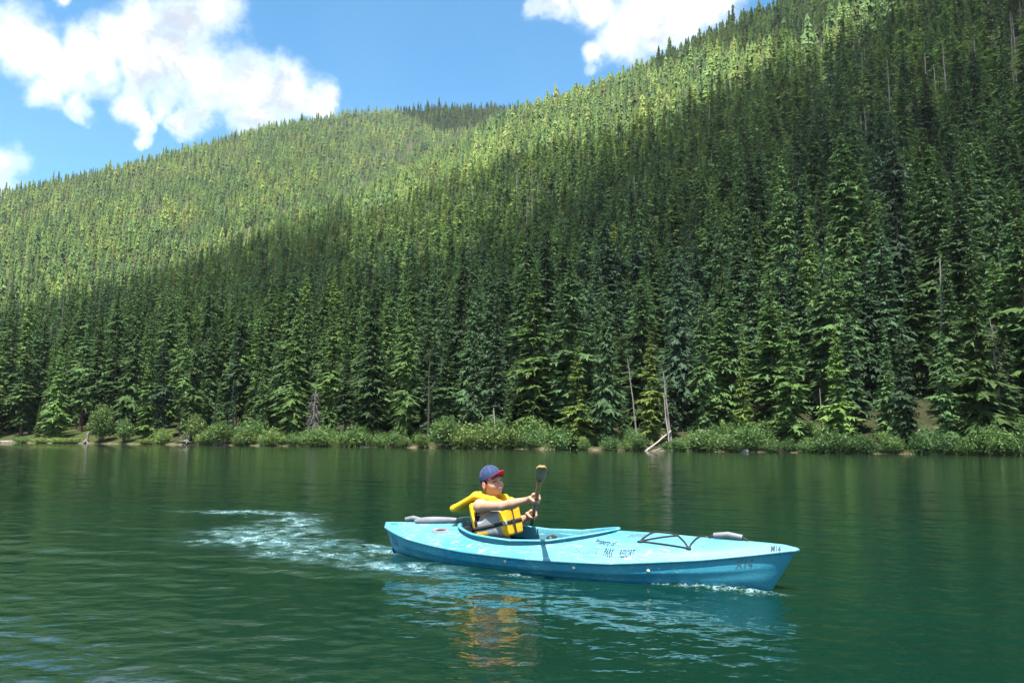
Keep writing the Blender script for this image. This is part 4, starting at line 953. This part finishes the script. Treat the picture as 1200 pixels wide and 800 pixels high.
# neck and head
F.cap((-.555, 0, .44), hp(-.015, 0, -.04), .046, .043, .025)
hd = Field.ell
F.ell(hp(-.012, 0, .025), (.090, .073, .088), HR, .01); F.ell(hp(.022, 0, -.036), (.060, .057, .068), HR, .03); F.ell(hp(.052, 0, -.083), (.020, .022, .016), HR, .02)
for sd in (-1, 1):
    F.ell(hp(.050, sd * .034, -.032), (.026, .024, .024), HR, .018); F.ell(hp(.088, sd * .030, .004), (.012, .017, .010), HR, .012, True)
    F.ell(hp(.076, sd * .030, .003), (.011, .014, .008), HR, .006); F.cap(hp(.079, sd * .018, .021), hp(.066, sd * .048, .021), .008, .006, .012)
    F.ell(hp(-.012, sd * .077, -.012), (.019, .010, .031), HR @ rotm(0, -12, 0), .006); F.ell(hp(-.004, sd * .088, -.010), (.009, .008, .017), HR, .006, True)
F.cap(hp(.080, 0, .012), hp(.095, 0, -.018), .008, .0115, .010); F.cap(hp(.088, -.011, -.022), hp(.088, .011, -.022), .007, .007, .006)
F.cap(hp(.079, -.016, -.046), hp(.079, .016, -.046), .0075, k=.008); F.cap(hp(.077, -.014, -.062), hp(.077, .014, -.062), .0085, k=.008); F.cap(hp(.088, -.022, -.053), hp(.088, .022, -.053), .0045, k=.003, cut=True)
F.cap(hp(.082, -.016, -.0535), hp(.082, .016, -.0535), .0065, k=.002)
# arms
SR, ER, WR = np.array([-.56, -.145, .435]), np.array([-.315, -.215, .455]), np.array([-.095, -.205, .508])
SL, EL_, WL = np.array([-.55, .145, .435]), np.array([-.46, .245, .265]), np.array([-.335, .225, .330])
for S0, E0, W0 in ((SR, ER, WR), (SL, EL_, WL)):
    F.ell(S0, (.052, .05, .052), k=.03); F.cap(S0, E0, .043, .033, .02); F.cap(E0, E0 * .6 + W0 * .4, .033, .034, .015); F.cap(E0 * .6 + W0 * .4, W0, .034, .021, .015)
# hands closed on the shaft
def hand(G, Wr, flip):
    e1 = (Wr - G) - PU * ((Wr - G) @ PU); e1 /= np.linalg.norm(e1); e2 = np.cross(PU, e1) * flip
    around = lambda deg, rad, al: G + PU * al + e1 * math.cos(math.radians(deg)) * rad + e2 * math.sin(math.radians(deg)) * rad
    F.cap(Wr, G + e1 * .040, .021, .022, .012)
    for q, al in enumerate((-.024, -.008, .008, .024)): F.cap(G + e1 * .048 + PU * al * .7, around(48, .033, al), .014, .012, .006)     # palm and knuckles
    for q, al in enumerate((-.027, -.009, .009, .026)):
        rr = (.0078, .0086, .0088, .0082)[q]; ex = (.92, 1.0, 1.02, .97)[q]; pts = [around(50, .033, al), around(105 * ex, .030, al), around(168 * ex, .0265, al), around(225 * ex, .024, al)]
        for u, v in zip(pts[:-1], pts[1:]): F.cap(u, v, rr, rr * .93, .0025)
    s = 1.0
    tp = [G + e1 * .040 + PU * .012, around(-45, .030, .036 * s), around(-100, .026, .034 * s), around(-150, .025, .026 * s)]
    for u, v, a, b in zip(tp[:-1], tp[1:], (.014, .0105, .0095), (.011, .0098, .0085)): F.cap(u, v, a, b, .004)
hand(GR, WR, 1); hand(GL, WL, 1)
V, Q = F.mesh(); Vh = (V - HC) @ HR
mi = np.zeros(len(Q), int); fc = Vh[Q].mean(1)
front = fc[:, 0] > .055
for sd in (-1, 1):
    mi[front & (np.abs(fc[:, 1] - sd * .030) < .0135) & (np.abs(fc[:, 2] - (.004 - 8.0 * (fc[:, 1] - sd * .03) ** 2)) < .0036)] = 4         # squinting eyes
    mi[front & (np.abs(fc[:, 1] - sd * .031) < .017) & (np.abs(fc[:, 2] - (.0225 - 10 * (fc[:, 1] - sd * .031) ** 2)) < .003)] = 4           # brows
    mi[(np.abs(fc[:, 1] - sd * .084) < .014) & (np.abs(fc[:, 2] + .012) < .030) & (np.abs(fc[:, 0] + .012) < .022)] = 1                     # ears, the red of the light on them put into the colour
smile = -.0535 + 9.0 * fc[:, 1] ** 2
mi[front & (np.abs(fc[:, 1]) < .025) & (np.abs(fc[:, 2] - smile) < .0085)] = 2
mi[front & (np.abs(fc[:, 1]) < .013) & (np.abs(fc[:, 2] - smile - .001) < .003)] = 3
link('body', mesh_np('body', V, Q, [SKIN, LIT_EAR, LIP, TEETH, DARK], mi, smooth=True), boy)
# shorts
SH = Field((-.62, -.26, -.06), (-.02, .26, .26), .008)
SH.ell((-.47, 0, .09), (.122, .152, .11))
for sd in (-1, 1): SH.cap((-.44, sd * .085, .08), (-.09, sd * .142, .112), .082, .064, .03)
V, Q = SH.mesh(); link('shorts', mesh_np('shorts', V, Q, [simple_mat('dark_shorts', (.02, .022, .03), .9, .1)], smooth=True), boy)
# hair under the cap
HF = Field(hp(0, 0, 0) - .14, hp(0, 0, 0) + .14, .004)
HF.ell(hp(-.016, 0, .022), (.0925, .0775, .090), HR, .004); HF.box(hp(.092, 0, -.02), (.062, .12, .12), HR, .005, .006, True); HF.box(hp(-.02, 0, -.105), (.14, .12, .06), HR, .005, .006, True)
HF.box(hp(.02, 0, -.07), (.032, .12, .060), HR, .005, .006, True)
V, Q = HF.mesh(); link('hair', mesh_np('hair', V, Q, [DARK], smooth=True), boy)
# cap: crown with lower back, button, curved brim
NAVY = simple_mat('navy_cotton', (.022, .038, .092), .85, .2, .25, 30, .15); RED = simple_mat('red_brim_cloth', (.56, .030, .055), .75, .2, .12, 30)
CFm = Field(hp(0, 0, .03) - .16, hp(0, 0, .03) + .16, .004)
CR_ = HR @ rotm(0, 8, 0)
CFm.ell(hp(-.014, 0, .036), (.100, .084, .094), CR_, .004); CFm.box(hp(-.01, 0, -.085) , (.15, .13, .103), CR_, .004, .004, True); CFm.ell(hp(-.014, 0, .030), (.0935, .078, .088), CR_, .003, True)
V, Q = CFm.mesh(); capo = link('cap', mesh_np('cap', V, Q, [NAVY], smooth=True), boy)
u = np.linspace(-1, 1, 23); vv = np.linspace(0, 1, 9); rows = []
for b in vv:
    r_ = []
    for a in u:
        ang = a * 1.12; x0 = .094 * math.cos(ang) - .012; y0 = .081 * math.sin(ang); ext = (.086 * math.cos(a * 1.45) ** .6 if abs(a) < 1.0 else 0)
        x = x0 + b * ext; y = y0 * (1 - .10 * b); z = .034 + .034 * b - .016 * b * b - .036 * (a ** 2) * (.45 + .55 * b)
        r_.append(hp(*(np.array(rotm(0, 8, 0)) @ np.array((x, y, z)))))
    rows.append(r_)
rows = np.array(rows); up_ = HR @ rotm(0, 8, 0) @ np.array([0, 0, 1.0]); n9, k9 = rows.shape[:2]
def brim_mesh(lo, hi): 
    Va = np.concatenate([(rows + up_ * hi).reshape(-1, 3), (rows + up_ * lo).reshape(-1, 3)]); f = grid_faces(n9, k9); m = n9 * k9; e = []
    for i in range(k9 - 1): e.append((m - k9 + i, m - k9 + i + 1, 2 * m - k9 + i + 1, 2 * m - k9 + i))
    return Va, np.concatenate([f, (f + m)[:, ::-1], np.array(e)])
kb = link('brim', mesh_np('brim', *brim_mesh(0, .003), [NAVY], smooth=True), capo); link('brim_lining', mesh_np('brim_lining', *brim_mesh(-.004, -.0002), [RED], smooth=True), capo)
bt = mesh_np('cap_button', *tube([hp(-.028, 0, .126), hp(-.028, 0, .134), hp(-.028, 0, .136)], [.009, .007, .001], 10), [NAVY], smooth=True); link('cap_button', bt, capo)
for k in range(6):        # panel seams
    a = k * math.pi / 3 + .52; pts = []
    for q in np.linspace(.12, 1.35, 9):
        pts.append(np.array(hp(-.014, 0, .036)) + CR_ @ np.array([.1008 * math.sin(q) * math.cos(a), .0848 * math.sin(q) * math.sin(a), .0948 * math.cos(q)]))
    link('cap_seam', mesh_np('cap_seam', *tube(pts, .0016, 4), [simple_mat('navy_thread', (.10, .13, .24), .8)] if k == 0 else [bpy.data.materials['navy_thread']]), capo)

# life vest
YEL = simple_mat('yellow_nylon', (.66, .37, .009), .65, .3, .08, 14, .25); GRYN = simple_mat('grey_nylon', (.20, .215, .23), .75, .25, .12, 18, .2); WEB = simple_mat('black_webbing', (.022, .022, .025), .7, .3); INNER = simple_mat('black_lining', (.012, .012, .016), .9, .1)
TR = rotm(0, 13, 0); TC = np.array([-.512, 0, .325], np.float32); tp_ = lambda *p: TC + TR @ np.array(p, np.float32)
VF = Field((-.78, -.27, .12), (-.22, .27, .58), .0045)
VF.box(tp_(.012, 0, -.005), (.142, .178, .150), TR, .075, .01); VF.box(tp_(.115, -.062, -.02), (.045, .058, .130), TR, .024, .02); VF.box(tp_(.115, .062, -.02), (.045, .058, .130), TR, .024, .02)
VF.box(tp_(-.10, 0, .02), (.045, .135, .135), TR, .03, .02); VF.cap(tp_(-.02, -.105, .125), tp_(-.02, .105, .125), .042, k=.03)
for S0, E0 in ((SR, ER), (SL, EL_)):
    VF.cap(S0 + (np.array((0, 0, -.02))), S0 + (E0 - S0) * 1.2, .066, .062, .012, True); VF.ell(S0 + np.array((0, np.sign(S0[1]) * .05, -.04)), (.075, .08, .085), k=.012, cut=True)
VF.ell(tp_(.005, 0, .175), (.075, .072, .075), TR, .02, True); VF.box(tp_(.10, 0, .16), (.08, .05, .06), TR, .03, .02, True)
VF.box(tp_(0, 0, -.22), (.3, .3, .075), TR, .01, .01, True)
for wv_ in (-.06, .06): VF.cap(tp_(.165, wv_ * 2.0, .045), tp_(.172, wv_ * .15, .05), .005, k=.008, cut=True)
VF.cap(tp_(.172, 0, -.16), tp_(.172, 0, .12), .007, k=.01, cut=True)
V, Q = VF.mesh(); fc = (V[Q].mean(1) - TC) @ TR
mi = np.zeros(len(Q), int)
side = (np.abs(fc[:, 1]) > .104) & (fc[:, 0] < .135) & (fc[:, 0] > -.055) & (fc[:, 2] < .10)
mi[side & ~((fc[:, 2] < -.075) & (fc[:, 0] < .02))] = 1
mi[(np.abs(fc[:, 1]) > .10) & (fc[:, 0] <= -.055) & (fc[:, 0] > -.085) & (fc[:, 2] > -.06)] = 2
vest = link('life_vest', mesh_np('life_vest', V, Q, [YEL, GRYN, INNER], mi, smooth=True), boy)
def vest_ring(z, push, y0=-1, x_only=None, n=64):
    """closed outline round the vest at height z by marching the field"""
    pts = []
    for a in np.linspace(0, 2 * math.pi, n, endpoint=False):
        for r_ in np.arange(.30, .05, -.003):
            p = tp_(r_ * math.cos(a), r_ * math.sin(a), z); i = ((p - VF.lo) / VF.h).round().astype(int)
            if (i >= 0).all() and (i < VF.n).all() and VF.f[tuple(i)] < 0: break
        pts.append(np.array(tp_((r_ + push) * math.cos(a), (r_ + push) * math.sin(a), z)))
    return np.array(pts)
def strap(name, z, half, mat, push=.006):
    a = vest_ring(z + half, push); b = vest_ring(z - half, push); sm = lambda q: (np.roll(q, 1, 0) + 2 * q + np.roll(q, -1, 0)) / 4
    a, b = sm(a), sm(b); o = link(name, mesh_np(name, np.concatenate([a, b]), grid_faces(2, len(a), True), [mat], smooth=True), vest)
    md = o.modifiers.new('solid', 'SOLIDIFY'); md.thickness = .004; md.offset = 1; return o
strap('strap', -.045, .014, WEB)
strap('strap', .055, .007, GRYN, .004)
def vest_box(name, size, mat, p, R=TR, bev=.004):
    o = box_mesh(name, size, mat, vest, (0, 0, 0), (0, 0, 0), bev); o.matrix_local = Matrix.Translation(Vector([float(q) for q in p])) @ Matrix([list(map(float, q)) for q in R]).to_4x4(); return o
vest_box('buckle', (.016, .050, .036), simple_mat('grey_buckle', (.24, .25, .27), .45, .4), tp_(.150, -.128, -.045), TR @ rotm(-48, 0, 0))
vest_box('buckle', (.012, .028, .034), BLACKP, tp_(.172, -.03, -.045), TR)
link('zipper', mesh_np('zipper', *tube([tp_(.166, 0, z) for z in np.linspace(-.14, .10, 8)], .005, 6), [WEB], smooth=True), vest)
# collar flap hanging back and yokes round the neck
CF2 = Field((-.92, -.24, .32), (-.38, .24, .60), .005); CRm = rotm(0, 27, 0)
CF2.box((-.735, 0, .452), (.135, .128, .021), CRm, .020, .02); CF2.ell((-.84, 0, .398), (.05, .125, .026), CRm, .03)
CF2.cap((-.64, -.085, .500), (-.64, .085, .500), .026, k=.03)
for sd in (-1, 1): CF2.cap((-.63, sd * .085, .503), (-.475, sd * .088, .478), .028, .024, .02); CF2.cap((-.475, sd * .088, .478), (-.405, sd * .055, .425), .024, .020, .02)
V, Q = CF2.mesh(); link('collar', mesh_np('collar', V, Q, [YEL], smooth=True), vest)

# paddle
BLADE = simple_mat('brown_blade', (.25, .145, .05), .5, .4, .3, 9); SHAFT = simple_mat('black_shaft', (.03, .03, .034), .4, .5)
paddle = empty('kayak_paddle'); paddle.matrix_world = KM; tag(paddle, 'kayak paddle with brown blades gripped in both hands of the boy', 'paddle')
view = np.array((KM.inverted() @ Vector((0, 0, CAM_H)))) - GR; view /= np.linalg.norm(view)
side_ = np.cross(PU, view); side_ /= np.linalg.norm(side_); wdir = np.cross(PU, side_); tw = math.radians(82); wdir = wdir * math.cos(tw) + side_ * math.sin(tw); ndir = np.cross(PU, wdir)
T0, T1 = -1.38, .80
link('shaft', mesh_np('shaft', *tube([GR + PU * (T0 + .38), GR + PU * .03], .0145, 12), [SHAFT], smooth=True), paddle)
link('upper_shaft', mesh_np('upper_shaft', *tube([GR + PU * .025, GR + PU * (T1 - .30)], .0165, 12), [BLADE], smooth=True), paddle)
link('drip_ring', mesh_np('drip_ring', *tube([GR - PU * .10, GR - PU * .095, GR - PU * .075, GR - PU * .07], [.016, .034, .034, .016], 14), [GREYP], smooth=True), paddle)
link('ferrule', mesh_np('ferrule', *tube([GR - PU * .27, GR - PU * .265, GR - PU * .155, GR - PU * .15], [.015, .019, .019, .015], 14), [GREYP], smooth=True), paddle)
for sgn, t0 in ((1, T1 - .42), (-1, -(T0 + .42))):
    rows = []
    for f in np.linspace(0, 1, 14):
        w_ = .036 * math.sin(min(1, f * 1.35 + .12) * math.pi * .5) * (1 - max(0, (f - .82) / .18) ** 2 * .55); w_ = max(w_, .016)
        for q in np.linspace(-1, 1, 9):
            rows.append(GR + PU * sgn * (t0 + .42 * f ) + wdir * w_ * q + ndir * (.004 * q * q))
    o = link('blade', mesh_np('blade', np.array(rows), grid_faces(14, 9), [BLADE], smooth=True), paddle); md = o.modifiers.new('solid', 'SOLIDIFY'); md.thickness = .018; md.offset = 0

# ------------------------------------------------------------------ thin summer haze between the slopes
def build_haze():
    x0, x1, y0, y1, z0, z1 = -2900, 2900, -420, 2900, -24, 1150
    V = [(x, y, z) for x in (x0, x1) for y in (y0, y1) for z in (z0, z1)]
    Fq = [(0, 1, 3, 2), (4, 6, 7, 5), (0, 4, 5, 1), (2, 3, 7, 6), (0, 2, 6, 4), (1, 5, 7, 3)]
    m, t, out = material('haze_air'); p = t.new('ShaderNodeVolumePrincipled'); p.inputs['Color'].default_value = (.82, .90, 1.0, 1); p.inputs['Density'].default_value = HAZE; p.inputs['Anisotropy'].default_value = .2
    t.l.new(p.outputs[0], out.inputs['Volume'])
    tag(link('haze', mesh_np('haze', np.array(V, float), np.array(Fq), [m])), kind='stuff')
HAZE = 0.000035
build_haze()
